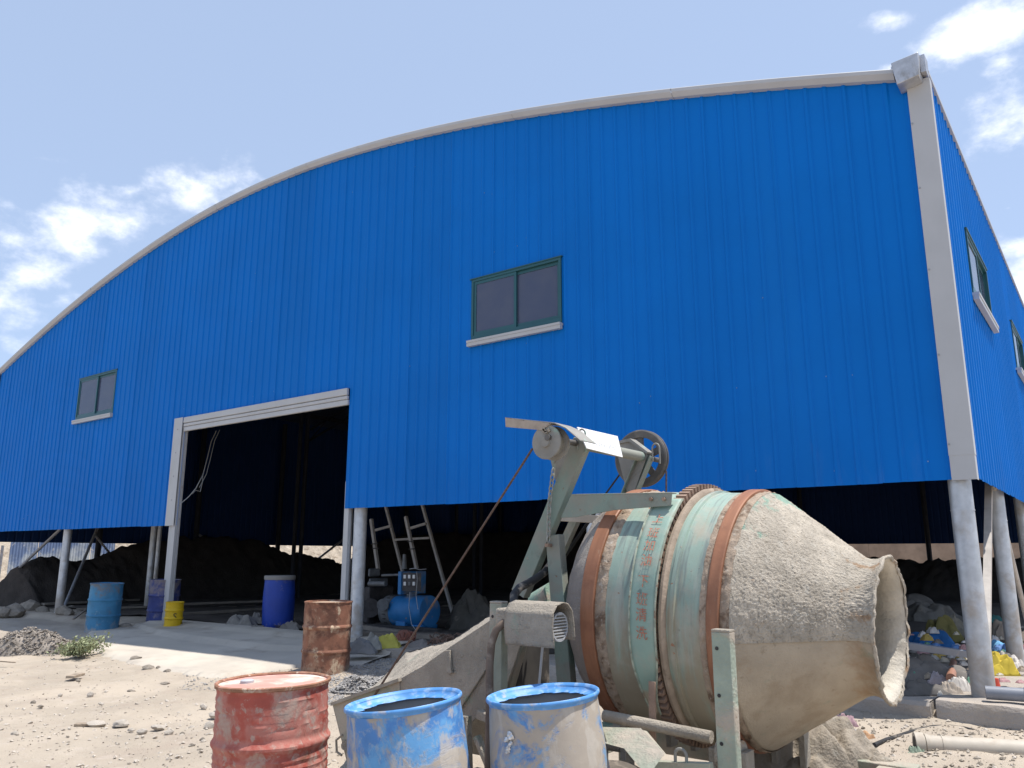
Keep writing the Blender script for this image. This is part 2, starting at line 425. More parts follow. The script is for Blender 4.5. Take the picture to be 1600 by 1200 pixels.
# verge trim along the arch, in lengths
nt_ = 9
for k in range(nt_):
    xa = XL-.02+(-1.27-XL)*k/nt_; xb = XL-.02+(-1.27-XL)*(k+1)/nt_ - .004; b = MB()
    sec = [(-.025, .072), (-.10, .070), (-.110, .058), (-.110, .018), (-.085, -.008), (-.06, -.032), (-.003, -.036)]
    def tf(u, v):
        q = xa+(xb-xa)*u; i = int(round(v*(len(sec)-1))); return Vector((q, FY+sec[i][0]-(.002 if k % 2 else 0), roof_z(q)+sec[i][1]))
    b.grid(tf, 14, len(sec)-1); b.build('verge_trim', m_trim, shed, smooth=20)
# corner flashing, white, two lengths with a lap
for z0, z1, e in ((2.17, 2.40, .0), (2.395, 6.2, .003)):
    b = MB(); b.bounds((XR-.165, FY-.052-e, z0), (XR+.035+e, FY-.048-e, z1)); b.bounds((XR+.031+e, FY-.048-e, z0), (XR+.035+e, FY+.06, z1))
    b.bounds((XR-.169-e, FY-.052-e, z0), (XR-.165, FY+.0, z1)); b.build('corner_flashing', m_trim, shed)
b = MB()
for z in (2.5, 3.35, 4.2, 5.05, 5.75): b.cyl((XR-.158, FY-.052, z), (XR-.158, FY-.063, z), .009, n=8)
b.build('rivets', m_steel, shed, kind='stuff')
# left corner flashing
MB().bounds((XL-.03, FY-.05, 2.03), (XL+.14, FY-.046, 6.25)).build('corner_flashing', m_trim, shed)
# gutter behind the eave and its zinc end box
b = MB()
g0 = Vector((-1.275, FY-.24, 6.10)); 
b.prism([(-1.285, FY-.24, 6.375), (-1.25, FY-.24, 6.12), (-1.045, FY-.24, 6.15), (-1.03, FY-.24, 6.40)], (0, .22, 0))
b.build('gutter_end_box', m_zinc, shed, bevel=.006)
b = MB(); b.bounds((-1.31, FY-.10, 6.33), (-1.27, FY+.01, 6.42)); b.build('gutter_bracket', m_zinc, shed); b = MB(); b.bounds((-1.036, FY-.15, 6.22), (-.99, FY+.02, 6.41)); b.build('gutter_bracket', m_zinc, shed)
MB().bounds((XR-.23, FY+.03, 6.13), (XR-.02, YB, 6.33)).build('gutter', m_zinc, shed)
MB().bounds((XR-.012, FY+.0, 6.262), (XR+.034, YB, 6.30)).build('eave_trim', m_trim, shed)
# ------------------------------------------------------------------ windows
def window(place, a0, a1, z0, z1, cap_ribs, s=1):
    """place(a, out, z); out > 0 stands proud of the sheet"""
    def bx(b, aa, ab, o0, o1, za, zb):
        p, q = place(aa, o0, za), place(ab, o1, zb); b.bounds(p, q); return b
    fr = MB(); t = .036
    bx(fr, a0, a1, -.05, .028, z1-t, z1); bx(fr, a0, a1, -.05, .026, z0, z0+.07); bx(fr, a0, a0+t, -.05, .030, z0+.07, z1-t); bx(fr, a1-t, a1, -.05, .030, z0+.07, z1-t)
    w_ = fr.build('window', m_winframe, shed)
    mid = (a0+a1)/2
    for k, (p, q, o) in enumerate(((a0+t, mid+.025, .006), (mid-.025, a1-t, -.02))):       # two sliding sashes
        sa = MB(); e = .042
        bx(sa, p+.002, q-.002, o-.012, o+.012, z1-t-.045, z1-t-.002); bx(sa, p+.002, q-.002, o-.012, o+.012, z0+.072, z0+.12)
        bx(sa, p+.002, p+e, o-.0115, o+.0115, z0+.12, z1-t-.045); bx(sa, q-e, q-.002, o-.0115, o+.0115, z0+.12, z1-t-.045)
        sa.build('sash', m_winframe, w_)
        gl = MB(); bx(gl, p+e-.005, q-e+.005, o-.003, o+.003, z0+.115, z1-t-.04); gl.build('pane', m_glass, w_)
    si = MB(); bx(si, a0-.04, a1+.01, -.02, .085, z0-.035, z0-.002); bx(si, a0-.04, a1+.01, .02, .078, z0-.085, z0-.036); si.build('sill', m_trim, w_)
    hd = MB(); bx(hd, a0-.03, a1+.02, -.0, .04, z1+.001, z1+.016); hd.build('drip_edge', m_winframe, w_)
    return w_
for wn in WINS: window(lambda a, o, z: Vector((a, FY-o, z)), *wn, True)
for wn in SW: window(lambda a, o, z: Vector((XR+o, a, z)), *wn, True)
# dusty net of specks on the panes and their painted grey-blue reflection are in the glass; doorway
b = MB(); b.bounds((-14.45, FY-.055, 2.02), (-14.16, FY-.05, 4.075)); b.bounds((-14.455, FY-.055, 2.02), (-14.451, FY, 4.075)); b.build('door_jamb', m_trim, shed)
b = MB()
for z in (2.5, 2.95, 3.4, 3.85): b.cyl((-14.30, FY-.056, z), (-14.30, FY-.064, z), .010, n=8)
b.build('rivets', m_steel, shed, kind='stuff')
b = MB(); b.bounds((-14.40, FY+.0, .2), (-14.29, FY+.012, 2.02)); b.build('door_post_plate', m_trim, shed)
b = MB(); b.channel((-14.20, FY-.02, .2), (-14.20, FY-.02, 4.0), .10, .09, (0, 1, 0)); b.build('door_guide', m_trim, shed)
MB().cyl((-14.10, FY+.02, .25), (-14.10, FY+.02, 3.8), .008, n=6).build('door_cable', m_steel, shed)
for k, (z0, z1, o) in enumerate(((3.955, 4.07, .10), (3.89, 3.95, .055), (3.80, 3.888, .045))):     # rolled shutter: the lowest slats show
    b = MB(); b.bounds((-14.13, FY-.06+k*.012, z0), (-9.485, FY-.06+k*.012+.05, z1)); b.build('shutter_slat', m_trim, shed, bevel=.012)
b = MB(); b.bounds((-9.50, FY+.01, .25), (-9.40, FY+.07, 2.6)); b.bounds((-9.50, FY+.072, .25), (-9.47, FY+.16, 2.6)); b.build('door_guide', m_trim, shed)
# ------------------------------------------------------------------ columns and bracing
def column(x, y, z0, z1, r=.1, m=m_alu):
    b = MB(); b.cyl((x, y, z0-.02), (x, y, z1), r, n=28); o = b.build('column', m, shed)
    f = MB(); f.cyl((x, y, z1-.45), (x, y, z1-.44), r+.004, n=28); f.build('weld_collar', m, o)
    return o
column(-1.155, FY+.13, .25, 2.35, .098); column(-9.27, FY+.14, .25, 2.4, .10); column(-5.12, FY+.14, .25, 2.4, .095)
column(-18.82, FY+.16, .12, 2.3, .085); column(-23.28, FY+.16, .12, 2.3, .09, mat('yellow_column', (.5, .40, .24), .6)); pa, pb = onY(237, 870, 10.6), onY(246, 870, 10.6); column(pa.x, pa.y, .2, 3.2, .075); column(pb.x, pb.y, .2, 3.2, .05)
for yy in (11.3, 14.3, 17.4, 20.5, 23.6, 26.7, 29.8):
    column(XR-.16, yy, .25, 2.35, .09); column(XL+.2, yy, .2, 6.0, .08, m_drkcol)
for xx in (-5.2, -9.3, -14.2, -18.8): column(xx, YB-.2, .2, 6.0, .08, m_drkcol)
for px_ in (459, 470, 741, 752):
    pa = onX(px_, 860, -19.2) if px_ < 600 else onY(px_, 860, 19.5); column(pa.x, pa.y, .2, roof_z(pa.x)-.2, .06, m_drkcol)
m_pale = mat('pale_steel_post', (.50, .46, .42), .7, 0, .15, 5)
b = MB(); b.bar(onX(1545, 748, -1.17), onX(1541, 1025, -1.17), .07, .06); b.build('post', m_pale, shed)
def brace(a, c, r=.03, m=m_steel): return MB().cyl(a, c, r, n=10).build('brace', m, shed)
brace(onX(1551, 750, -1.17), onX(1604, 968, -1.17), .032, m_pale)
brace(onY(95, 826, 8.9), onY(-10, 925, 8.9), .035); brace(onX(150, 838, -22.6), onX(215, 918, -22.6), .03)
brace((-21.5, 10.5, 2.5), (-20.2, 9.2, .3), .035); brace((XL+.2, 14.4, 2.1), (XL+.2, 17.3, .3), .04); brace((XL+.2, 20.4, 2.1), (XL+.2, 17.5, .3), .04)
for z in (2.35, 4.0, 5.8):       # wall rails behind the sheets
    MB().bounds((XL+.1, FY+.03, z), (-14.5, FY+.09, z+.06)).build('wall_rail', m_steel, shed); MB().bounds((-9.4, FY+.03, z), (XR-.1, FY+.09, z+.06)).build('wall_rail', m_steel, shed)
    MB().bounds((XR-.09, FY+.1, z), (XR-.03, YB-.1, z+.06)).build('wall_rail', m_steel, shed)
MB().bounds((XL+.1, FY+.03, 4.1), (XR-.1, FY+.09, 4.2)).build('wall_rail', m_steel, shed)

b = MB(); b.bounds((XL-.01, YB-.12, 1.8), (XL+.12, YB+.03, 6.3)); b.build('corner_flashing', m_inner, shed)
# trodden dark earth floor inside
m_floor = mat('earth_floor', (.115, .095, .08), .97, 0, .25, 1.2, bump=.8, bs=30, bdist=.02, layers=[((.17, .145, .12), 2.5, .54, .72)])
def flr(u, v):
    x = XL+.1+(XR-.35-XL-.1)*u; y = 8.95+.25*noise.noise(Vector((x*.9, 0, 3)))*(1-v)+(YB-8.95)*v**1.6; return (x, y, ground_z(x, y)+.03+.03*fbm(x, y, 4, 1.1, 4)+.04*fbm(x, y, 0, .6, 3))
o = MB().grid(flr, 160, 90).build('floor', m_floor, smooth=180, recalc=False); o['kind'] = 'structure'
# ------------------------------------------------------------------ concrete mixer
def xf(b, i0, M_):
    for k in range(i0, len(b.v)): b.v[k] = M_ @ b.v[k]
    return b
ROTY = Matrix.Rotation(-pi/2, 4, 'X')          # lathe axis z -> along +Y
GREEN = (.20, .265, .225)
m_green = mat('mixer_green', GREEN, .55, 0, .10, 3, bump=.1, bs=40, layers=[((.255, .245, .21), 4, .40, .62, dict(o=.8)), ((.13, .15, .13), 9, .58, .70, dict(o=.6, st=(1, 1, .5))), (CEM, 26, .62, .72, dict(o=.8, h=.3)), ((.24, .10, .05), 18, .67, .73, dict(h=-.2))])
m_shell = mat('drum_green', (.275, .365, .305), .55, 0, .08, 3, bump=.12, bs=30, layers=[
    ((.14, .15, .155), 2.4, .46, .66, dict(st=(12, 1, 1), o=.65)), ((.40, .41, .35), 3, .50, .70, dict(st=(7, 1, 1), o=.6)), ((.31, .265, .19), 3.0, .54, .84, dict(ax=(2, .30, -.60, .46), st=(5, 1, 1), o=.95)),  # browner underside: dirt, with the bounce from the ground painted in
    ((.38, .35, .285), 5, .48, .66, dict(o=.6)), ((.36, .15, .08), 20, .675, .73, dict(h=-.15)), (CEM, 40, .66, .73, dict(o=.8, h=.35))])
m_rust = mat('tyre_rust', (.29, .13, .07), .5, .1, .14, 3, bump=.08, bs=50, stretch=(8, 1, 1), layers=[((.20, .085, .05), 3, .5, .72, dict(ax=(2, .1, -.6, .22), o=.8)), ((.42, .30, .21), 9, .60, .78, dict(o=.7, st=(6, 1, 1)))])
m_crust = mat('cement_crust', (.47, .415, .34), .95, 0, .16, 9, bump=1.0, bs=150, bdist=.010, layers=[((.32, .275, .215), 60, .54, .68, dict(o=.6, h=-.5)), ((.33, .285, .225), 6, .50, .70, dict(o=.6)), ((.52, .48, .41), 14, .56, .72, dict(o=.7)),
    ((.27, .39, .31), 7, .74, .84, dict(ax=[(0, .26, .0, .16), (2, .3, .66, .14)], h=-.3)), ((.33, .18, .08), 9, .66, .78, dict(ax=(0, .30, .52, .13), o=.7))])
m_crust2 = mat('cement_film', (.40, .335, .255), .9, 0, .12, 4, bump=.5, bs=90, layers=[((.30, .235, .165), 5, .46, .70, dict(o=.7)), ((.25, .20, .14), 26, .60, .72, dict(o=.6)), ((.20, .27, .20), 9, .60, .72, dict(o=.5)), ((.29, .17, .085), 6, .60, .86, dict(ax=(0, .30, .55, .18), o=.65, r=.7))])
m_gear = mat('gear_brown', (.30, .205, .15), .75, .1, .2, 12, bump=.4, bs=50, layers=[((.13, .085, .06), 14, .5, .7)])
m_cem = mat('cement_coat', (.37, .325, .265), .95, 0, .16, 6, bump=1., bs=80, bdist=.014, layers=[((.30, .26, .21), 5, .5, .7, dict(o=.7)), ((.23, .33, .25), 4, .60, .70, dict(o=.6)), ((.46, .42, .35), 25, .6, .7, dict(o=.7, h=.5))])
m_cemg = mat('cement_on_green', (.30, .315, .25), .9, 0, .13, 4, bump=.6, bs=50, layers=[(CEM, 4, .42, .62, dict(h=.4)), ((.2, .1, .06), 15, .68, .74)])
m_drk = mat('dark_rubber', (.028, .027, .028), .7, 0, .2, 9, layers=[(DUST, 9, .56, .72, dict(o=.6))])
m_wheel = mat('cast_iron', (.135, .125, .115), .6, .4, .2, 8, layers=[((.30, .26, .21), 7, .52, .72, dict(o=.6))])
m_pulley = mat('dusty_pulley', (.26, .25, .225), .7, .1, .15, 7, layers=[((.28, .37, .31), 6, .55, .68), ((.16, .10, .07), 12, .6, .72)], bump=.2, bs=40)
m_rope = mat('wire_rope', (.13, .085, .065), .7, .2, .3, 60)
m_white = mat('white_plate', (.78, .78, .77), .6, 0, .03)
m_red = mat('red_lettering', (.46, .16, .10), .7, 0, .2, 60, layers=[((.27, .385, .315), 55, .55, .63, dict(v=.05))])
m_mark = mat('faded_print', (.33, .34, .35), .8)
mx = thing('concrete_mixer', 'big dusty green drum concrete mixer crusted with dried cement in front of the blue shed', 'concrete mixer', (-2.2, 4.5, 0))
MXL = Vector((-2.2, 4.5, 0))

# the drum: local x runs along its axis to the mouth, origin where the cone starts
DR = .687
b = MB()
prof = [(.685, -.83), (.687, -.80)]
prof += [(DR, -.70), (DR+.004, -.60), (DR, -.44), (DR, -.29), (DR+.012, -.285), (DR+.012, -.262), (DR, -.257), (DR, -.10), (DR, .0)]
b.lathe(prof, 160, ax='x', fn=lambda q, h, r: (.0025*noise.noise(Vector((cos(q)*4, sin(q)*4, h*6))), 0))
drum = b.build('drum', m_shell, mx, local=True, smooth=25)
drum.location = Vector((-1.624, 4.56, 1.16)) - MXL; drum.rotation_euler = (0, .047, 0)
for s0, s1 in ((-.818, -.733), (-.085, -.018)):
    b = MB().lathe([(DR-.01, s0), (DR+.016, s0), (DR+.021, s0+.006), (DR+.021, s1-.006), (DR+.016, s1), (DR-.01, s1)], 160, ax='x'); b.build('tyre', m_rust, drum, local=True, smooth=25)
# cement spill along the edges of the tyre, and flanges
def spill(s0, s1, amp, nm, m, q0=-2.4, q1=2.6):
    b = MB(); nq, ns = 260, 5
    def fn(u, v):
        q = q0+(q1-q0)*u; s = s0+(s1-s0)*v; e = sin(pi*min(1, max(0, v)))
        d = (DR+.002 + e*amp*max(0, .35+1.1*fbm(cos(q)*9, sin(q)*9, v*2, 2.4, 3)))
        s += .006*noise.noise(Vector((q*14, v*3, 2)))
        return (s, -d*cos(q), d*sin(q))
    b.grid(fn, nq, ns); return b.build(nm, m, drum, local=True, smooth=180)
m_spill = mat('cement_spill', (.36, .28, .21), .95, 0, .2, 12, bump=.8, bs=60, layers=[((.16, .105, .07), 12, .5, .66), ((.46, .40, .33), 20, .58, .7)])
spill(-.735, -.665, .020, 'cement_spill', m_spill); spill(-.020, .03, .012, 'cement_spill', m_spill); spill(-.125, -.082, .010, 'cement_spill', m_spill)
# gear ring
b = MB(); NT_ = 104; g0, g1 = -.415, -.352
for k in range(NT_):
    q = 2*pi*k/NT_; wq = 2*pi/NT_*.27
    pts = [(DR+.012, q-wq*1.35), (DR+.052, q-wq*.8), (DR+.052, q+wq*.8), (DR+.012, q+wq*1.35)]
    b.prism([(g0, -r*cos(a), r*sin(a)) for r, a in pts], (g1-g0, 0, 0))
b.lathe([(DR-.01, g0+.003), (DR+.014, g0+.003), (DR+.014, g1-.003), (DR-.01, g1-.003)], 160, ax='x')
b.build('gear_ring', m_gear, drum, local=True, smooth=25)
b = MB().lathe([(DR-.01, -.34), (DR+.026, -.338), (DR+.028, -.322), (DR+.012, -.31), (DR-.004, -.306)], 160, ax='x', fn=lambda q, h, r: (.002*noise.noise(Vector((cos(q)*8, sin(q)*8, h*20))), 0)); b.build('flange', mat('flange_dusty', (.37, .29, .22), .85, 0, .2, 7, bump=.4, bs=40, layers=[((.2, .15, .11), 8, .55, .7)]), drum, local=True, smooth=40)
# discharge cone: thick rough crust above, thin film below
cone = [(DR, .0), (DR-.004, .03)] + [(DR-.004 - (DR-.004-.352)*t, .03+.46*t) for t in [k/40 for k in range(1, 41)]] + [(.342, .51), (.336, .535), (.338, .56), (.347, .585), (.362, .61), (.366, .617)]
QB = radians(-7)
cone2 = [(a[0]+(c[0]-a[0])*k/3, a[1]+(c[1]-a[1])*k/3) for a, c in zip(cone, cone[1:]) for k in range(3)] + [cone[-1]]
def crust_fn(q, h, r):
    e = sstep(.0, .05, h)
    return ((.006+.003*fbm(cos(q)*r*14, sin(q)*r*14, h*14, 1, 3) + .0046*fbm(cos(q)*r*115, sin(q)*r*115, h*115, 1, 2))*e, 0)
def film_fn(q, h, r): return (.003*fbm(cos(q)*r*5, sin(q)*r*5, h*5, 1, 3) - .002, 0)
b = MB().lathe(cone2, 420, crust_fn, 'x', QB, pi+.1); b.build('discharge_cone_crust', m_crust, drum, local=True, smooth=180)
b = MB().lathe(cone, 170, film_fn, 'x', pi+.1, 2*pi+QB+.002); b.build('discharge_cone', m_crust2, drum, local=True, smooth=180)
inner = [(.366, .617), (.352, .612), (.334, .59), (.322, .56), (.322, .53), (.335, .50), (DR-.05, .03), (DR-.06, -.5), (.4, -.9)]
b = MB().lathe(inner, 160, lambda q, h, r: (.007*fbm(cos(q)*4, sin(q)*4, h*6, 2, 4), 0), 'x'); b.build('mouth_lining', mat('lit_mouth_cement', (.52, .475, .40), .95, 0, .14, 7, bump=.8, bs=60, bdist=.01, layers=[((.38, .33, .27), 6, .52, .7, dict(o=.6))]), drum, local=True, smooth=180)  # lining colour made paler than the crust, so sunlight in the mouth is painted
b = MB().lathe([(.362+.0, .606), (.371, .612), (.372, .622), (.363, .627), (.352, .618)], 240, lambda q, h, r: (.006*fbm(cos(q)*6, sin(q)*6, h*4, 2, 5), .012*fbm(cos(q)*2.6, sin(q)*2.6, 3, 2, 7)), 'x'); b.build('mouth_rim', m_crust, drum, local=True, smooth=180)
# feed end
rear = [(.687, -.825), (.682, -.85), (.60, -.96), (.47, -1.06), (.36, -1.10), (.33, -1.12), (.30, -1.10)]
b = MB().lathe(rear, 240, lambda q, h, r: (.010*fbm(cos(q)*r*13, sin(q)*r*13, h*13, 1, 4)*sstep(-.82, -.88, h), 0), 'x'); b.build('feed_cone', mat('feed_cement', (.35, .315, .275), .95, 0, .15, 6, bump=1, bs=80, layers=[((.24, .21, .19), 5, .45, .66, dict(ax=(2, .4, -.3, .25)))]), drum, local=True, smooth=180)
# curved guard with the painted slogan
b = MB(); GR = .752; m_guard = mat('guard_green', (.255, .36, .30), .55, 0, .09, 4, bump=.1, bs=40, layers=[((.35, .30, .22), 3, .60, .85, dict(ax=(2, -.2, -.55, .45))), ((.36, .36, .30), 6, .47, .66, dict(o=.6)), ((.12, .15, .14), 14, .66, .72, dict(o=.7)), ((.33, .14, .08), 22, .69, .74)])
def guard(u, v):
    q = radians(57)-radians(57+42)*u; tp = sstep(.70, 1.0, u); s = -.50+.02*u+tp*.035+((-.342-tp*.06)-(-.50+.02*u+tp*.035))*v
    R = GR-.012*u + (.012*sstep(.35, .95, u)*(1-v)) ; return (s, -R*cos(q), R*sin(q))
b.grid(guard, 60, 6); gd = b.build('gear_guard', m_guard, drum, local=True, smooth=60, recalc=False)
so_ = gd.modifiers.new('solid', 'SOLIDIFY'); so_.thickness = .006; so_.offset = -1
b = MB()
for vv in (0., 1.): b.tube([Vector(guard(k/40, vv)) for k in range(41)], .006, 6)
b.build('guard_edge', mat('edge_chipped', (.30, .33, .26), .8, 0, .3, 20, layers=[((.2, .12, .08), 18, .52, .66)]), gd, local=True)
def glyphs(ch, size):
    cu = bpy.data.curves.new('t', 'FONT'); cu.body = ch; cu.size = size; cu.align_x = 'CENTER'; cu.align_y = 'CENTER'; cu.resolution_u = 3
    t_ = bpy.data.objects.new('t', cu); COL.objects.link(t_); dg = bpy.context.evaluated_depsgraph_get(); dg.update()
    me = bpy.data.meshes.new_from_object(t_.evaluated_get(dg)); vs = [v.co.copy() for v in me.vertices]; fs = [tuple(p.vertices) for p in me.polygons]
    bpy.data.objects.remove(t_); bpy.data.curves.remove(cu); bpy.data.meshes.remove(me); return vs, fs
for ch, dq in zip('上班加油下班清洗', (42.5, 35, 29, 22.5, 14, 7, 1, -6)):
    vs, fs = glyphs(ch, .072); b = MB()
    u0 = (57-dq)/99; s0 = Vector(guard(u0, .5)).x
    for v in vs:
        q = radians(dq)+v.y/GR; R = GR-.012*u0+.0075; b.v.append(Vector((s0+v.x*.95, -R*cos(q), R*sin(q))))
    b.f = fs; o = b.build('painted_character', m_red, gd, local=True, smooth=0, recalc=False)
b = MB()
for px, py in ((1020, 885), (1018, 975)):
    pass
# ------------------------------------------------------------------ mixer frame
YN, YF = 4.1, 4.98
def PN(x, y, d=0.): return onY(x, y, YN+d)
def far(p): return Vector((p.x, YF + (YN - p.y), p.z))
b = MB().channel(PN(907, 688), PN(809, 928), .105, .055, (0, 1, 0)); b.build('frame_leg', m_green, mx, bevel=.003)
b = MB().channel(far(PN(907, 688)), far(PN(809, 928)), .105, .055, (0, -1, 0)); b.build('frame_leg', m_green, mx, bevel=.003)
b = MB().channel(PN(863, 836, .012), PN(896, 1250, .012), .098, .055, (0, 1, 0)); b.build('frame_leg', m_green, mx, bevel=.003)
b = MB().channel(far(PN(863, 836)), far(PN(884, 1085)), .098, .055, (0, -1, 0)); b.build('frame_leg', m_green, mx, bevel=.003)
b = MB().channel(PN(812, 985, .05), PN(775, 1110, .05), .10, .055, (0, 1, 0)); b.build('frame_leg', m_cemg, mx, bevel=.003)
YBm = -.045
pl = [PN(x, y, YBm) for x, y in ((876, 809), (893, 772), (1050, 769), (1048, 790), (960, 797), (900, 808))]
b = MB().prism(pl, (0, .008, 0)); b.prism([p+Vector((0, -.002, .0)) for p in (pl[1], pl[2])] + [p+Vector((0, -.002, -.007)) for p in (pl[2], pl[1])], (0, .06, 0)); b.build('gear_guard_arm', m_green, mx, bevel=.002)
b = MB()
for px in (1018, 1038): c = PN(px, 780, YBm-.001); b.cyl(c, c+Vector((0, -.014, 0)), .011, n=6)
b.build('bolt', m_gear, mx)
b = MB().bar(PN(872, 808, .3), PN(945, 812, .3), .035, .05, (0, 0, 1)); b.build('cross_bar', mat('pale_steel', (.5, .44, .37), .8, 0, .15, 8), mx, bevel=.003)
# bearing gussets, shaft, pulley, wheel
SH = Vector((-2.6, 0, 2.165))
b = MB().prism([PN(x, y, .015) for x, y in ((858, 708), (896, 690), (898, 700), (872, 762), (866, 745))], (0, .008, 0)); b.build('gusset', m_pulley, mx)
b = MB().prism([onY(x, y, YF-.03) for x, y in ((960, 691), (986, 686), (1008, 703), (1011, 712), (990, 772), (980, 772))], (0, .008, 0)); b.build('gusset', m_pulley, mx)
b = MB().prism([onY(x, y, YF-.045) for x, y in ((960, 690), (984, 685), (1012, 706), (1010, 709), (983, 690), (961, 694))], (0, .09, 0)); b.build('gusset', m_pulley, mx)
b = MB().cyl((SH.x, 3.78, SH.z), (SH.x, 5.2, SH.z), .018, n=16); b.build('drive_shaft', m_wheel, mx)
b = MB().cyl((SH.x, 4.16, SH.z), (SH.x, YF-.06, SH.z), .034, n=20); b.build('shaft_sleeve', m_green, mx)
pc = onY(853, 690.5, 3.80)
b = MB().lathe([(0, -.014), (.03, -.014), (.034, 0), (.045, .003), (.098, .001), (.101, .004), (.101, .012), (.078, .018), (.078, .075), (.101, .08), (.101, .09), (.084, .096), (.084, .13), (.02, .13)], 48); xf(b, 0, Matrix.Translation(pc) @ ROTY); b.build('hoist_pulley', m_pulley, mx, smooth=30)
b = MB(); 
for k in range(5): b.box(pc+Vector((.02*random.uniform(-1.6, 1.4), -.006, .062+.012*random.uniform(-1, 1))), (.02, .01, .014), Matrix.Rotation(k, 3, 'Y'))
b.build('cement_crumbs', m_cem, mx, kind='stuff')
wc = onY(1000, 716, 5.08); R1 = .205
b = MB().lathe([(.150, .0), (.195, -.004), (R1, .002), (R1, .012), (.188, .022), (R1, .032), (R1, .044), (.195, .048), (.150, .046), (.150, .0)], 72); xf(b, 0, Matrix.Translation(wc) @ ROTY); wh = b.build('belt_wheel', m_wheel, mx, smooth=30)
b = MB().lathe([(.01, -.03), (.05, -.03), (.055, -.02), (.055, .06), (.01, .06)], 32); xf(b, 0, Matrix.Translation(wc) @ ROTY); b.build('hub', m_wheel, wh)
for k in range(5):
    a = 2*pi*k/5+.35; d = Vector((cos(a), 0, sin(a))); c = wc+Vector((0, .022, 0)); b = MB().bar(c+d*.045, c+d*.16, .05, .02, (0, 1, 0)); b.build('spoke', m_wheel, wh, bevel=.005)
# top guard bar
def strip(pts, wd, th, nm, m):
    b = MB(); n_ = len(pts)
    for p, q in zip(pts, pts[1:]): b.prism([p, q, q+Vector((0, 0, -th)), p+Vector((0, 0, -th))], (0, wd, 0))
    return b.build(nm, m, mx, bevel=.001)
tp = [onY(x, y, 3.80) for x, y in ((789, 652), (830, 656.5), (866, 660), (884, 668), (906, 687))]
strip(tp, .17, .007, 'top_guard', m_pulley)
b = MB().prism([onY(x, y, 3.797) for x, y in ((789.3, 653), (862, 661.5), (846, 672), (790, 667))], (0, .006, 0)); b.build('guard_lip', mat('lip_dusty', (.36, .30, .245), .85, 0, .15, 9, layers=[((.13, .09, .07), 14, .58, .7)]), mx)
def hook(px, py, Y, h=.075, w_=.055):
    c = onY(px, py, Y); b = MB(); pts = [c+Vector((-w_/2, 0, -.05)), c+Vector((-w_/2, 0, h*.5))] + [c+Vector((-w_/2*cos(a), 0, h*.5+h*.45*sin(a))) for a in [pi*k/8 for k in range(1, 8)]] + [c+Vector((w_/2, 0, h*.5)), c+Vector((w_/2, 0, -.07))]
    b.tube(pts, .006, 8); b.build('lifting_loop', m_pulley, mx)
hook(909, 689, YN-.004); hook(1025, 709, YF-.02)
# sign plate over the shaft
A, B_, C_, D_ = onY(902, 667, 4.09), onY(965, 681.5, 4.60), onY(973, 714, 4.57), onY(917, 700, 4.05)
nrm = (B_-A).cross(D_-A).normalized()
b = MB().prism([A, B_, C_, D_], nrm*.006); sg = b.build('sign_plate', m_white, mx)
sd = nrm if nrm.dot(CP-A) > 0 else -nrm
b = MB(); rs = random.Random(2)
def sp(u, v, e=.0088): return A.lerp(B_, u).lerp(D_.lerp(C_, u), v) + sd*e
for k in range(9):
    u = .22+k*.075; hgt = .12 if k > 5 else .09; o_ = .05 if k in (6, 7) else 0
    for j in range(3):
        v = .60+.06*j-o_+rs.uniform(-.01, .01); du = rs.uniform(.014, .045)
        b.quad(sp(u-.01, v), sp(u+du, v), sp(u+du, v+.018), sp(u-.01, v+.018))
    b.quad(sp(u+.008, .58), sp(u+.018, .58), sp(u+.018, .58+hgt), sp(u+.008, .58+hgt))
b.build('faded_lettering', m_mark, sg, smooth=0, recalc=False)
# chain
def ring(c, t, side, L, wd, r):
    t = t.normalized(); s_ = (side - t*side.dot(t)).normalized(); pts = []
    for k in range(13): a = 2*pi*k/12; pts.append(c + t*cos(a)*L/2 + s_*sin(a)*wd/2)
    return pts
b = MB(); a_ = PN(865, 733, -.03); e_ = PN(857, 846, -.03); nl = 13
for k in range(nl):
    u = (k+.5)/nl; c = a_.lerp(e_, u)+Vector((-.012*sin(pi*u), 0, 0)); b.tube(ring(c, e_-a_, Vector((1, 0, 0)) if k % 2 else Vector((.25, 1, 0)), .047, .024, .004), .0042, 6)
b.build('chain', mat('chain_steel', (.33, .33, .30), .6, .3, .2, 30), mx)
b = MB(); c = PN(857, 852, -.02); b.box(c, (.034, .03, .02)); b.build('chain_lug', m_gear, mx)
# ropes
def rope(a, c, r, nm='hoist_rope', sag=0., m=None):
    b = MB(); b.tube([a.lerp(c, k/24)+Vector((0, 0, -sag*sin(pi*k/24))) for k in range(25)], r, 8); return b.build(nm, m or m_rope, mx)
rope(onY(832, 701, 3.86), onY(583, 1090, 3.84), .007)
rope(onY(978, 728, 5.10), onY(944, 775, 5.10), .007, m=m_drk); rope(onY(1041, 736, 5.10), onY(1041, 775, 5.10), .006)
rope(onY(930, 800, 4.6), onY(872, 885, 4.6), .012, m=m_drk); b = MB().bar(onY(902, 806, 4.55), onY(872, 872, 4.55), .055, .05); b.build('hopper_rail', m_cemg, mx)
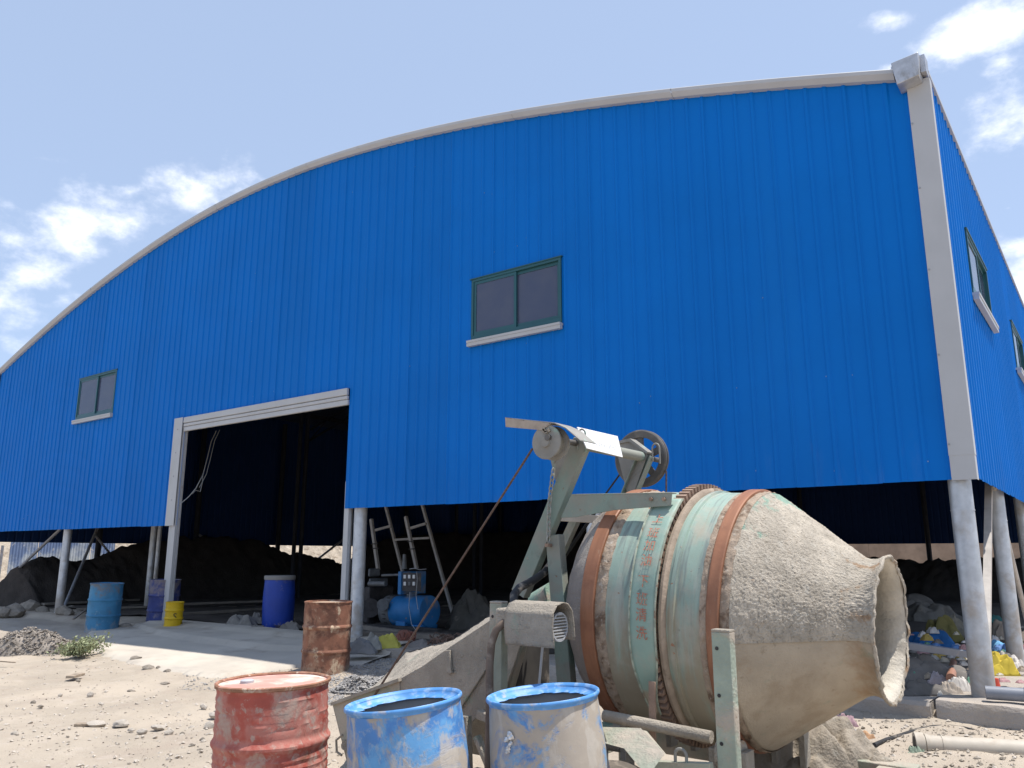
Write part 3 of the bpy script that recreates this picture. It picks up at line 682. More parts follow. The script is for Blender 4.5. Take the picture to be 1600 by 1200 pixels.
# ------------------------------------------------------------------ hopper
YH = 3.85
def PH(x, y, d=0.): return onY(x, y, YH+d)
rim = [(519, 1099), (625, 1061), (662, 1040), (700, 1013), (765, 970), (804, 950)]
side = [PH(*p) for p in rim] + [PH(*p) for p in ((812, 1010), (790, 1075), (735, 1130), (715, 1215), (548, 1215))]
b = MB().prism(side, (0, .012, 0)); hp = b.build('hopper_side', m_cem, mx)
b = MB().prism([PH(x, y, -.006) for x, y in ((521, 1101), (624, 1063), (626, 1108), (620, 1215), (550, 1215))], (0, .006, 0)); b.build('patch_plate', m_cemg, hp, bevel=.002)
b = MB().bar(PH(519, 1100, -.015), PH(625, 1062, -.015), .02, .03); b.build('rim_lip', m_cem, hp)
for xa, ya, xb, yb, wd in ((700, 1016, 703, 1052, .04), (712, 1108, 762, 1032, .055)):
    b = MB().bar(PH(xa, ya, -.012), PH(xb, yb, -.012), wd, .02); b.build('stiffener', m_cem, hp, bevel=.004)
farp = [onY(x, y, 4.72) for x, y in ((590, 1070), (606, 1051), (633, 1021), (668, 1012), (705, 1003), (772, 959))]
nearp = [PH(x, y, .006) for x, y in ((560, 1085), (600, 1070), (640, 1053), (690, 1020), (730, 993), (804, 950))]
b = MB()
def hop(u, v):
    k = u*5; i = min(int(k), 4); f_ = farp[i].lerp(farp[i+1], k-i); n_ = nearp[i].lerp(nearp[i+1], k-i); p = n_.lerp(f_, v)
    p.z += .012*fbm(p.x, p.y, 1, 14, 4) - .006*(v < .02); return p
b.grid(hop, 110, 40); b.build('hopper_lining', m_cem, mx, smooth=180)
b = MB().tube([p+Vector((0, .01, -.004)) for p in farp], .014, 8); b.build('hopper_rim', m_drk, mx)
b = MB().prism([p+Vector((0, .015, 0)) for p in farp]+[Vector((farp[-1].x, farp[-1].y+.015, .1)), Vector((farp[0].x, farp[0].y+.015, .1))], (0, .01, 0)); b.build('hopper_side', m_cem, mx)
b = MB().cyl(PH(540, 1165, -.02), PH(540, 1165, .02), .03, n=14); b.build('hopper_pin', m_cem, mx); b = MB(); hc = PH(530, 1160, -.05); b.tube([hc+Vector((.03, 0, .05)), hc+Vector((-.03, 0, .01)), hc+Vector((-.02, 0, -.06)), hc+Vector((.03, 0, -.075))], .008, 8); b.build('hopper_hook', m_cem, mx)
# posts of the chassis, motor and its cover
def post(px, py, Y, wd, m):
    t_ = onY(px, py, Y); b = MB().channel(Vector((t_.x, Y, .25)), t_, wd, .05, (0, 1, 0)); 
    o = b.build('chassis_post', m, mx, bevel=.003); h = MB()
    for z in (.07, .27, .47): h.cyl((t_.x-.02, Y-.0055, t_.z-z), (t_.x-.02, Y-.0062, t_.z-z), .0085, n=12)
    h.build('bolt_hole', m_drk, o); c = MB().bounds((t_.x-wd/2, Y-.005, t_.z), (t_.x+wd/2, Y+.055, t_.z+.012)); c.build('post_cap', m_cem, o, bevel=.003)
post(1126, 988, 3.55, .088, mat('post_green', (.30, .345, .28), .8, 0, .14, 6, bump=.6, bs=50, layers=[(CEM, 5, .45, .62, dict(h=.5)), ((.2, .1, .06), 15, .66, .74)])); post(775, 943, 3.62, .085, m_cemg)
mc = onY(842, 972, 3.58); b = MB(); L2 = .155
sec = [(-.085+.0, -.115), (-.098, -.02), (-.09, .055), (-.055, .093), (0, .105), (.05, .095), (.085, .06), (.10, .0), (.11, -.09)]
def cov(u, v):
    k = v*(len(sec)-1); i = min(int(k), len(sec)-2); a, c = sec[i], sec[i+1]; f_ = k-i
    y = a[0]+(c[0]-a[0])*f_; z = a[1]+(c[1]-a[1])*f_
    return mc+Vector((-L2+2*L2*u, y, z+.003*fbm(u*3, v*5, 1, 2, 3)))
b.grid(cov, 14, 40); mcv = b.build('motor_cover', m_cem, mx, smooth=50); sm = mcv.modifiers.new('solid', 'SOLIDIFY'); sm.thickness = .006; sm.offset = 0
b = MB().cyl(mc+Vector((-.2, .02, -.02)), mc+Vector((.11, .02, -.02)), .072, n=28); mo = b.build('motor', m_cem, mcv, smooth=30)
b = MB()
for k in range(9):
    for r_, n_ in ((.062, 1),):
        a = pi*k/8-pi/2
        z = -.062+.0155*k; hw = sqrt(max(0, .068**2-z*z)); b.box(mc+Vector((.117, .02, -.02+z)), (.010, hw*2, .006))
b.lathe([(.066, 0), (.074, 0), (.074, .014), (.066, .014), (.066, 0)], 32); i0 = len(b.v)-5*32
xf(b, i0, Matrix.Translation(mc+Vector((.108, .02, -.02))) @ Matrix.Rotation(pi/2, 4, 'Y')); b.build('fan_grille', m_trim, mcv)
b = MB().box(mc+Vector((-.20, -.01, .02)), (.09, .11, .09)); b.build('terminal_box', m_cem, mx, bevel=.012)
b = MB(); pts = [onY(x, y, Y) for x, y, Y in ((797, 969, 3.55), (787, 973, 3.52), (775, 985, 3.5), (768, 1005, 3.5), (765, 1040, 3.5), (765, 1100, 3.5), (763, 1200, 3.5), (762, 1250, 3.5))]
b.tube(pts, .021, 12); b.build('cable_hose', mat('brown_hose', (.17, .125, .095), .8, 0, .2, 8, layers=[(DUST, 6, .55, .7, dict(o=.7))]), mx)
b = MB(); pts = [onY(x, y, Y) for x, y, Y in ((803, 945, 3.7), (803, 930, 3.75), (812, 918, 3.85), (835, 906, 4.0), (852, 893, 4.15), (862, 880, 4.2))]
b.tube(pts, .024, 12); b.build('cable_sleeve', m_drk, mx, smooth=60)
b = MB().cyl(onY(868, 930, 4.4), onY(842, 945, 4.45), .09, n=20); b.build('gearbox', m_crust, mx, smooth=40)
b = MB().cyl(onY(848, 1005, 3.68), onY(842, 1075, 3.72), .007, n=8); b.build('motor_rod', m_trim, mx)
b = MB().bounds(onY(803, 1085, 4.35), onY(858, 1003, 4.75)); b.build('dark_machinery', mat('dark_housing', (.05, .045, .04), .8, 0, .3, 6, layers=[((.2, .17, .14), 5, .58, .72)]), mx, bevel=.02)  # box added behind the motor so the bright gap there reads dark
# lower chassis, spout plate, wheel, rollers
b = MB().cyl(onY(944, 1118, 3.75), onY(1112, 1152, 3.75), .028, n=14); b.build('chassis_tube', m_cem, mx)
b = MB().bounds((-3.1, 3.66, .18), (-1.1, 3.78, .32)); b.build('chassis_beam', m_cemg, mx, bevel=.006); b = MB().bounds((-3.1, 5.25, .18), (-1.1, 5.37, .32)); b.build('chassis_beam', m_cemg, mx, bevel=.006)
for xx in (-3.0, -1.25): b = MB().bounds((xx-.05, 3.78, .19), (xx+.05, 5.25, .31)); b.build('chassis_beam', m_cemg, mx, bevel=.006)
for xx in (-3.0, -1.2):
    for yy in (3.72, 5.31): b = MB().cyl((xx, yy, -.03), (xx, yy, .2), .05, n=14); b.box((xx, yy, .0), (.22, .22, .02)); b.build('jack_foot', m_cemg, mx)
b = MB().bar(onY(1019, 1065, 3.80), onY(1020, 1170, 3.80), .035, .012); b.build('guard_strap', m_gear, mx)
q_ = [onY(x, y, Y) for x, y, Y in ((938, 1138, 3.45), (1000, 1140, 3.45), (1037, 1180, 3.30), (1012, 1215, 3.22), (975, 1170, 3.30), (938, 1160, 3.42))]
b = MB().prism(q_, (0, .01, .006)); b.build('spout_plate', m_cemg, mx, bevel=.002)
b = MB().prism([onY(x, y, Y) for x, y, Y in ((1000, 1140, 3.46), (1010, 1142, 3.52), (1040, 1178, 3.36), (1036, 1180, 3.30))], (0, .008, -.004)); b.build('spout_plate', m_cemg, mx)
wc2 = onY(960, 1230, 3.62); b = MB().lathe([(.10, .0), (.20, -.03), (.245, -.01), (.26, .06), (.26, .12), (.245, .19), (.20, .21), (.10, .18)], 40); xf(b, 0, Matrix.Translation(Vector((wc2.x, 3.52, .26))) @ ROTY); b.build('road_wheel', mat('dusty_tyre', (.10, .085, .07), .9, 0, .2, 8, layers=[(DUST, 5, .5, .7, dict(o=.7))]), mx, smooth=40)
c = onY(1064, 1188, 3.5); b = MB(); b.tube([c+Vector((-.027, 0, -.12)), c+Vector((-.027, 0, .02))]+[c+Vector((-.027*cos(a), 0, .02+.027*sin(a))) for a in [pi*k/8 for k in range(1, 8)]]+[c+Vector((.027, 0, .02)), c+Vector((.027, 0, -.12))], .0075, 8); b.build('pull_handle', m_pulley, mx)
b = MB().bar(onY(1020, 1196, 3.5), onY(1112, 1200, 3.5), .04, .04); b.build('chassis_rail', m_cemg, mx)
for sy, yy in ((-1, 4.12), (1, 5.0)):
    for xx in (-1.72, -2.4):
        zc = 1.16-sqrt((DR+.021+.075)**2-(yy-4.56)**2); b = MB().cyl((xx-.06, yy, zc), (xx+.06, yy, zc), .075, n=24); b.build('support_roller', m_crust, mx, smooth=40); [MB().bounds((xx+e-.018, yy-.05, .3), (xx+e+.018, yy+.05, zc+.03)).build('roller_bracket', m_cem, mx, bevel=.004) for e in (-.083, .083)]
for (xa, ya, xb, yb, wd) in ((727, 1118, 729, 1205, .06), (748, 1115, 764, 1122, .05), (745, 1150, 770, 1210, .03)):
    b = MB().bar(onY(xa, ya, 3.75), onY(xb, yb, 3.75), wd, .05); b.build('bracket', m_cem, mx, bevel=.006)
# ------------------------------------------------------------------ drums and barrels
def tscale(P): return (P-CP).dot(fwv)/FPX          # metres per photo pixel at this point
def noisy(amp, sc, seed=0.): return lambda q, h, r: (amp*fbm(cos(q)*sc, sin(q)*sc, h*sc*1.5+seed, 1, 3)*(1 if r > .05 else 0), 0)
RUST = (.20, .095, .05)
def steel_drum(loc, m_body, m_top, label, group=None, R=.286, H=.86, ribs=0, dent=.004, seed=0, lean=(0, 0), dish=.016, bung=True, rz=0., cat='drum'):
    t = thing('steel_drum', label, cat, loc, group, (lean[0], lean[1], rz))
    pr = [(R-.004, 0), (R+.006, .004), (R+.008, .018), (R, .026)]
    def hoop(z): return [(R, z-.028), (R+.006, z-.018), (R+.013, z-.006), (R+.013, z+.006), (R+.006, z+.018), (R, z+.028)]
    def corr(z0, z1, n): return [(R+(.003 if k % 2 else -.002), z0+(z1-z0)*k/(2*n)) for k in range(2*n+1)]
    z1, z2 = H*.345, H*.665
    pr += (corr(.06, z1-.05, ribs) if ribs else [(R, .1), (R, .2)]) + hoop(z1) + (corr(z1+.045, z2-.045, ribs) if ribs else [(R, z1+.1), (R, z2-.1)]) + hoop(z2)
    pr += (corr(z2+.045, H-.05, ribs) if ribs else [(R, z2+.1), (R, H-.1)]) + [(R, H-.03), (R+.003, H-.018), (R+.009, H-.014), (R+.009, H-.002), (R+.004, H+.001), (R-.004, H-.002), (R-.006, H-dish)]
    MB().lathe(pr, 72, noisy(dent, 2.2, seed)).build('body', m_body, t, local=True, smooth=30)
    lid = MB().lathe([(R-.003, H-dish+.0), (R-.03, H-dish-.002), (R-.045, H-dish+.004), (R*.5, H-dish+.006), (.0, H-dish+.008)], 72, noisy(dent*.8, 1.6, seed+4)).build('lid', m_top, t, local=True, smooth=30)
    if bung:
        MB().lathe([(.035, H-dish+.004), (.035, H-dish+.018), (.025, H-dish+.024), (.0, H-dish+.025)], 20).build('bung', m_trim, lid, local=True).location = (R*.45*cos(-2.2-rz), R*.62*sin(-2.2-rz), 0)
    if ribs: MB().lathe([(R+.002, H-.020), (R+.0105, H-.0155), (R+.0115, H-.002), (R+.004, H+.003), (R-.005, H-.0005), (R-.008, H-dish+.004)], 72, noisy(dent, 2.2, seed)).build('chime', m_chime, t, local=True, smooth=40)
    MB().lathe([(R-.004, .002), (0, .002)], 32).build('base', m_body, t, local=True)
    return t
m_redp = mat('worn_red_paint', (.36, .075, .052), .6, 0, .16, 5, bump=.15, bs=40, layers=[((.46, .20, .16), 7, .42, .60, dict(o=.75)), ((.42, .33, .27), 5, .50, .63, dict(o=.8, h=.2, st=(1, 1, .7))), ((.40, .32, .27), 24, .54, .66, dict(o=.7)), ((.19, .075, .045), 9, .60, .72), ((.26, .11, .06), 3, .70, .80, dict(ax=[(2, .80, .88, .25)]))])
m_redtop = mat('sun_bleached_red', (.55, .27, .215), .7, 0, .12, 4, layers=[((.66, .57, .48), 3.2, .48, .66), ((.30, .13, .08), 9, .62, .74)])
m_rustd = mat('rusted_drum', (.235, .105, .065), .8, .05, .25, 5, bump=.3, bs=40, layers=[((.34, .20, .13), 6, .48, .64), ((.13, .06, .04), 5, .52, .64), ((.48, .36, .25), 7, .57, .68, dict(h=.2)), ((.12, .065, .045), 30, .60, .70), ((.33, .27, .20), 3, .66, .82, dict(ax=(2, .3, .0, .28)))])
m_rusttop = mat('pale_rust_lid', (.48, .33, .22), .85, 0, .15, 5, layers=[((.60, .50, .40), 4, .5, .68), ((.3, .16, .09), 8, .6, .72)])
m_lblue = mat('faded_sky_blue', (.045, .20, .36), .6, 0, .15, 5, layers=[((.26, .38, .44), 8, .6, .72, dict(o=.8)), ((.17, .15, .14), 6, .55, .75, dict(ax=[(2, .62, .9, .22)], o=.8)), (DUST, 5, .6, .8, dict(ax=(2, .25, .0, .2), o=.7))])
m_navy = mat('faded_navy', (.04, .055, .19), .7, 0, .15, 5, layers=[((.25, .21, .20), 5, .50, .72, dict(ax=[(2, .55, .9, .2)], o=.8)), (DUST, 7, .6, .75, dict(o=.5))])
m_yel = mat('yellow_paint', (.62, .40, .008), .5, 0, .06, 4, layers=[((.34, .24, .05), 6, .62, .78, dict(o=.6))])
m_chime = mat('rusty_chime', (.27, .13, .075), .8, 0, .25, 9, bump=.3, bs=60, layers=[((.42, .22, .16), 8, .5, .66), ((.50, .40, .31), 14, .56, .68)])
RD = Vector((-3.655, 2.79, 0))
steel_drum(RD, m_redp, m_redtop, 'worn red steel drum with a chalky bleached lid beside the blue plastic barrels', ribs=5, dent=.007, seed=2, lean=(.0, -.02), H=.852, R=.285, dish=.010, rz=.6)
P_ = onZ(508, 1056, .06); steel_drum(Vector((P_.x, P_.y, .05)), m_rustd, m_rusttop, 'brown rusted steel drum standing by itself before the doorway column', dent=.007, seed=9, H=.885, R=.285, bung=False, dish=.02)
P_ = onZ(159, 984, .16); steel_drum(Vector((P_.x, P_.y, .12)), m_lblue, m_lblue, 'scuffed sky-blue steel drum next to the concrete ramp', dent=.010, seed=5, lean=(.0, .03), R=.275, bung=False)
P_ = onZ(232, 978, .2); steel_drum(Vector((P_.x, P_.y+.25, .17)), m_navy, m_navy, 'dusty navy steel drum half hidden behind the white door jamb', dent=.008, seed=6, R=.27, bung=False, lean=(0, .02))
P_ = onZ(270, 977, .27); yd = steel_drum(Vector((P_.x, P_.y, .25)), m_yel, m_yel, 'small bright yellow drum with black marks beside the door jamb', dent=.003, seed=7, R=.148, H=.42, bung=False, lean=(0, .03))
m_blk = mat('black_print', (.03, .028, .02), .6)
def decal(t, ch, size, ang, z, R):
    vs, fs = glyphs(ch, size); b = MB()
    for v in vs: q = ang+v.x/R; b.v.append(Vector((R*cos(q), R*sin(q), z+v.y)))
    b.f = fs; return b.build('print', m_blk, t, local=True, smooth=0, recalc=False)
fa = atan2(-(yd.location.y), -(yd.location.x)) + .12
decal(yd, 'S', .15, fa, .18, .1560); decal(yd, '- --- -- -', .05, fa, .295, .1560); decal(yd, '-- --', .05, fa-.5, .13, .1560)

def plastic_barrel(loc, m, m_in, label, R, H, lean, seed, lid=None, cut=True, nm='plastic_barrel'):
    t = thing(nm, label, 'barrel', loc, None, lean)
    pr = [(R*.86, 0), (R*.93, .015), (R*.985, .06), (R*1.0, .15), (R*1.03, H*.40), (R*1.025, H*.60), (R*.985, H*.82), (R*.965, H*.91), (R*.955, H*.945), (R*.955, H*.965)]
    MB().lathe(pr, 80, noisy(.005, 1.6, seed)).build('body', m, t, local=True, smooth=60)
    rm = [(R*.955, H*.962), (R*.96, H*.974), (R*.99, H*.979), (R*1.0, H*.986), (R*.996, H*.995), (R*.98, H), (R*.955, H*.997), (R*.93, H*.985)]
    MB().lathe(rm, 80, noisy(.004, 1.3, seed)).build('rim', m_in, t, local=True, smooth=60)
    if cut:
        led = [(R*.93, H*.985), (R*.90, H*.968), (R*.83, H*.962), (R*.80, H*.955), (R*.83, H*.948), (R*.9, H*.95)]
        def jag(q, h, r): return ((.022*fbm(cos(q)*3, sin(q)*3, seed, 1.2, 4) + .012*noise.noise(Vector((q*9, seed, 0))) if r < R*.86 else 0), 0)
        MB().lathe(led, 160, jag).build('cut_ledge', m_in, t, local=True, smooth=60)
        MB().lathe([(R*.93, H*.95), (R*.98, H*.6), (R*.98, H*.2), (R*.9, .03), (0, .03)], 60).build('lining', mat('barrel_inside', (.30, .29, .28), .9, 0, .2, 4), t, local=True, smooth=60)
        MB().lathe([(R*.97, .30), (R*.5, .305), (0, .31)], 40).build('barrel_sludge', m_cem, t, local=True)
    if lid: MB().lathe([(R*1.01, H*.93), (R*1.02, H*.945), (R*1.02, H*.995), (R*.98, H*1.01), (R*.5, H*1.012), (0, H*1.014)], 60).build('lid', lid, t, local=True, smooth=40)
    return t
def m_plastic(nm, sd, dust): return mat(nm, (.065, .20, .47), .55, 0, .12, 4, bump=.08, bs=50, layers=[((.14, .36, .62), 7+sd*.1, .46, .60, dict(o=.7)), ((.30, .36, .43), 30, .52, .64, dict(o=.5)), ((.385, .335, .28), 3.2+sd*.2, .53-dust, .66-dust, dict(r=.72, d=9, dist=.6, h=.15)), ((.45, .41, .36), 11, .52, .62, dict(o=.75, st=(1, 1, .5))), ((.36, .32, .27), 3, .74, .80, dict(ax=[(2, .76, .82, .2), (2, .3, .0, .2)]))])
m_rimblue = mat('rim_blue', (.09, .27, .58), .45, 0, .12, 8, layers=[((.30, .42, .60), 20, .48, .62, dict(o=.7)), ((.40, .37, .34), 12, .60, .70, dict(o=.8))])
def top_at(px, py, Y_t, H): P = CP+ray(px, py)*Y_t; return P
# both barrels lean a little to the photo's left
def leaned(px, py, t, H, deg):
    top = CP+ray(px, py)*t; ax = fwv.copy(); ax.z = 0; ax.normalize()
    Rm = Matrix.Rotation(radians(-deg), 3, ax); up = Rm @ Vector((0, 0, 1))
    base = top - up*H; return base, Rm.to_euler()
HB = .86
base, eu = leaned(630, 1092, 3.70, HB, 6.5)
plastic_barrel(base, m_plastic('blue_plastic_patchy', 0, .06), m_rimblue, 'cement-stained blue plastic barrel with its top cut open, next to the red drum', .274, HB, eu, 3)
base, eu = leaned(848, 1082, 3.74, HB, 5)
bb = plastic_barrel(base, m_plastic('blue_plastic_grey', 5, .13), m_rimblue, 'grey-coated blue plastic barrel cut open at the top, with a shiny blob, against the mixer', .268, HB, eu, 8)
fa = atan2(-base.y, -base.x)
b = MB(); 
for k in range(7):
    q = fa-.62+.0*k+random.uniform(-.06, .06); b.cyl((.27*cos(q), .27*sin(q), .735-.012*k), (.286*cos(q), .286*sin(q), .73-.012*k), random.uniform(.008, .018), .004, n=7)
b.build('foil_blob', mat('foil', (.6, .6, .6), .35, .5, .3, 60), bb, local=True, smooth=0)
m_bbl = mat('deep_blue_plastic', (.012, .05, .33), .45, 0, .1, 4, layers=[((.22, .20, .19), 3, .62, .8, dict(ax=[(2, .68, .95, .3)], o=.8)), (DUST, 5, .66, .8, dict(ax=(2, .2, .0, .2), o=.6))])
P_ = onZ(433, 980, .24); plastic_barrel(Vector((P_.x, P_.y, .22)), m_bbl, m_bbl, 'deep blue plastic barrel with a grey lid inside the doorway', .268, .90, (0, 0, 0), 4, lid=mat('grey_lid', (.25, .235, .22), .8), cut=False)

# ------------------------------------------------------------------ heaps of soil inside, bank and walls outside
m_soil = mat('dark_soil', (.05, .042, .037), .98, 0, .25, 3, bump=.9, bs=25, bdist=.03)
def ridge(name, spine, across, half, m, label, nseg, amp, cat, kind=None, z0=.1, res=16, pw=1.3):
    """a bank whose crest runs through the spine points; across = horizontal unit vector"""
    b = MB(); across = Vector(across); n_ = len(spine)-1
    def fn(u, v):
        k = u*n_; i = min(int(k), n_-1); p = spine[i].lerp(spine[i+1], k-i); e = 2*v-1
        h = max(0, 1-abs(e)**pw); z = z0+(p.z-z0)*h; q = p+across*(e*half*(.75+.25*noise.noise(Vector((u*9, 1, 0)))))
        q.z = z + amp*h*fbm(q.x, q.y, z, 1.7, 5) + amp*.6*fbm(q.x, q.y, z, 5, 3)*(1-abs(e)**6); return q
    b.grid(fn, nseg, res*2); o = b.build(name, m, smooth=180, recalc=False); tag(o, label, cat)
    return o
sp_ = [onX(x, y, -22.2) for x, y in ((4, 948), (14, 915), (26, 886), (40, 876), (70, 872), (110, 875), (140, 877), (165, 864), (205, 850), (250, 842), (330, 838), (405, 846), (422, 853), (440, 864), (475, 866), (505, 872), (532, 882), (552, 874), (572, 850), (640, 836), (740, 832), (840, 830))]
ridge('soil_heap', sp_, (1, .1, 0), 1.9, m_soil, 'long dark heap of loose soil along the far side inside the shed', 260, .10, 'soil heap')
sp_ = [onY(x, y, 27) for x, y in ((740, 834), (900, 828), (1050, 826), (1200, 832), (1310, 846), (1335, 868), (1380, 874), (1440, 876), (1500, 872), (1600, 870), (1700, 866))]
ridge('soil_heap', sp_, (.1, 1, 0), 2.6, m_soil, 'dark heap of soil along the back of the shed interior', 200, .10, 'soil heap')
m_bank = mat('pale_rubble', (.42, .36, .29), .95, 0, .2, 2, bump=1, bs=12, bdist=.06, layers=[((.26, .21, .16), 5, .52, .66), ((.52, .46, .38), 7, .58, .7)])
ridge('rubble_bank', [Vector((-29.5+noise.noise(Vector((k, 0, 0))), 7+k*1.4, 2.4+.5*noise.noise(Vector((k*.8, 5, 0))))) for k in range(26)], (1, 0, 0), 2.6, m_bank, 'pale sunlit rubble bank seen through the gap under the far wall', 300, .22, 'rubble')
fence = thing('sheet_fence', 'low fence of pale corrugated sheets outside, beyond the left side of the shed', 'fence', (-27.5, 12, .1))
m_sheet = mat('pale_sheet', (.50, .55, .60), .5, .2, .15, 3, layers=[((.10, .18, .38), 1.5, .5, .7, dict(ax=(2, .9, 1.6, .2), o=.8)), ((.6, .6, .6), 6, .6, .7)])
for k in range(9):
    y0 = 6.6+k*.82
    if k == 4: continue
    b = MB(); zt = 2.1+.1*noise.noise(Vector((k*3.1, 0, 0)))
    b.grid(lambda u, v: (-27.5+.018*sin(u*2*pi*9), y0+.8*u, .1+(zt-.1)*v), 72, 1); b.build('corrugated_sheet', m_sheet, fence, smooth=60, recalc=False)
for k in range(5): MB().cyl((-27.4, 8.6+k*1.85, 0), (-27.4, 8.6+k*1.85, 1.75), .04, n=8).build('fence_post', m_steel, fence)
bw = thing('boundary_wall', 'low tan block wall with gaps seen far behind the shed', 'wall', (-2, 40, 0))
m_bw = mat('tan_render', (.33, .25, .19), .95, 0, .2, 1.5, bump=.5, bs=8)
for k, (x0, x1) in enumerate(((-18, -9.5), (-9.49, -4.5), (-4.49, -2.7), (-2.2, 0.2), (1.2, 6.0), (6.2, 18))): MB().bounds((x0, 40, 0), (x1, 40.25, 2.5+.12*(k % 2))).build('wall_block', m_bw, bw)
# ------------------------------------------------------------------ stones, planks, sacks
def rockmesh(nm, seed, sub=2, rough=.35):
    import bmesh
    bm = bmesh.new(); bmesh.ops.create_icosphere(bm, subdivisions=sub, radius=.5)
    for v in bm.verts: v.co *= 1+rough*fbm(v.co.x*2.2+seed*7, v.co.y*2.2, v.co.z*2.2, 1, 3)
    me = bpy.data.meshes.new(nm); bm.to_mesh(me); bm.free(); me.shade_smooth(); me.set_sharp_from_angle(angle=radians(28)); return me
m_stone = mat('pale_stone', (.46, .41, .35), .95, 0, .15, 12, bump=.5, bs=60); m_stoned = mat('grey_stone', (.26, .225, .185), .95, 0, .18, 8, bump=.6, bs=40)
RM = [rockmesh('rock', i) for i in range(5)]; RMp = []
for me in RM: me.materials.append(m_stone); k = me.copy(); k.materials.clear(); k.materials.append(m_stoned); RMp.append(k)
def rock(px, py, wpx, hpx, label, group=None, dark=False, z=None, i=0, cat='stone'):
    P = onZ(px, py, 0); zz = ground_z(P.x, P.y) if z is None else z; P = onZ(px, py, zz); s_ = tscale(P)
    o = bpy.data.objects.new('stone', (RMp if dark else RM)[i % 5]); COL.objects.link(o)
    h = hpx*s_*1.15; o.location = (P.x, P.y, zz+h*.30); o.scale = (wpx*s_*1.1, wpx*s_*.8, h); o.rotation_euler = (0, 0, YAW+random.uniform(-.4, .4)); return tag(o, label, cat, group)
for i, (x, y, w_, h_) in enumerate(((150, 1134, 28, 9), (190, 1134, 24, 10), (222, 1146, 15, 8), (247, 1139, 20, 7), (264, 1148, 13, 8), (284, 1152, 9, 6), (23, 1149, 12, 7), (141, 1089, 9, 9), (158, 1101, 10, 4), (5, 1022, 14, 7), (300, 1140, 10, 7), (205, 1142, 12, 5), (94, 1088, 6, 5), (318, 1108, 12, 9), (328, 1140, 16, 14), (333, 1120, 14, 8))):
    rock(x, y, w_, h_, 'pale stone lying loose on the bare sunlit ground', 'pale stones scattered on the bare ground', i=i)
for i, (x, y, w_, h_) in enumerate(((122, 1065, 7, 5), (52, 1099, 8, 5), (63, 1105, 9, 4), (205, 1082, 12, 5), (213, 1031, 16, 7), (232, 1047, 18, 9), (262, 1051, 12, 6), (258, 1070, 14, 5), (248, 1046, 9, 6), (300, 1168, 9, 7), (285, 1150, 8, 7), (316, 1160, 10, 8), (312, 1175, 9, 6))):
    rock(x, y, w_, h_, 'small brownish-grey stone near the worn edge of the ramp', 'grey stones near the edge of the ramp', True, i=i)
for i, (x, y, w_, h_, lb) in enumerate(((242, 977, 28, 13, 'flat grey boulder at the foot of the white door jamb'), (22, 962, 36, 20, 'grey rubble block under the shed front beside the left brace'), (45, 958, 34, 22, 'tall grey rubble block lying left of the thin steel column'), (100, 965, 30, 20, 'grey rubble block just right of the thin steel column'), (113, 955, 18, 10, 'small rubble block resting behind the column'), (66, 960, 20, 14, 'small grey rubble lump touching the column foot'),
        (196, 982, 22, 9, 'low grey stone between the sky-blue and navy drums'), (5, 963, 20, 16, 'grey rubble block at the shed corner by the brace foot'))): rock(x, y, w_, h_, lb, None, True, z=.17, i=i)
def cloth(px, py, wpx, hpx, col, label, name='rag', z=.27, cat='rag', seed=None, flat=.0, rough=.85, folds=1., sp=.25, dpx=None, N_=34, mt=None):
    """a crumpled sheet or sack lying in folds"""
    P = onZ(px, py, z); s_ = tscale(P); W_ = wpx*s_/2; Hh = hpx*s_*1.12; D_ = (dpx or wpx*.7)*s_/2; sd = seed if seed is not None else px*.013+py*.007; b = MB()
    rd = Vector((cos(YAW), sin(YAW), 0)); dd = Vector((-sin(YAW), cos(YAW), 0))
    base = P + dd*D_*.7
    def fn(u, v):
        a, c = 2*u-1, 2*v-1; rr_ = hypot(a, c); q = atan2(c, a)
        k = min(1, rr_); sq = max(abs(a), abs(c)); 
        ed = 1+.25*noise.noise(Vector((cos(q)*1.5+sd, sin(q)*1.5, sd)))
        f1 = abs(noise.noise(Vector((a*1.7+sd*3, c*1.7, sd)))); f2 = abs(noise.noise(Vector((a*3.6*folds, c*3.6*folds+sd, 2+sd)))); f3 = abs(noise.noise(Vector((a*8+sd, c*8, 4))))
        vd = noise.voronoi(Vector((a*1.5*folds+sd*3, c*1.5*folds, sd*2)))[0]; ve = noise.voronoi(Vector((a*3.7*folds+sd, c*3.7*folds, 3+sd)))[0]
        h = max(0, 1-sq**2.4)*(1.08-.55*min(1, vd[0])**1.5) - .20*max(0, 1-sq)*min(1, ve[0]) - .10*f2 + .05*f1 - .03*(1-min(1, (vd[1]-vd[0])*5))
        p = base + rd*(a*W_*ed) + dd*(c*D_*ed); p += rd*(W_*.22*noise.noise(Vector((a*2.5, c*2.5, 7+sd)))); p.z = z - .012 + Hh*max(0, h)*(1-flat*(1-k)) ; return p
    b.grid(fn, N_, N_); o = b.build(name, mt or mat('cloth', col, rough, 0, .16, 7, layers=[(DUST, 5, .55, .78, dict(o=.55))], spec=sp), smooth=(24 if N_ > 15 else 0), recalc=False)
    so2 = o.modifiers.new('solid', 'SOLIDIFY'); so2.thickness = .006
    rebase(o, (base.x, base.y, z)); return tag(o, label, cat)
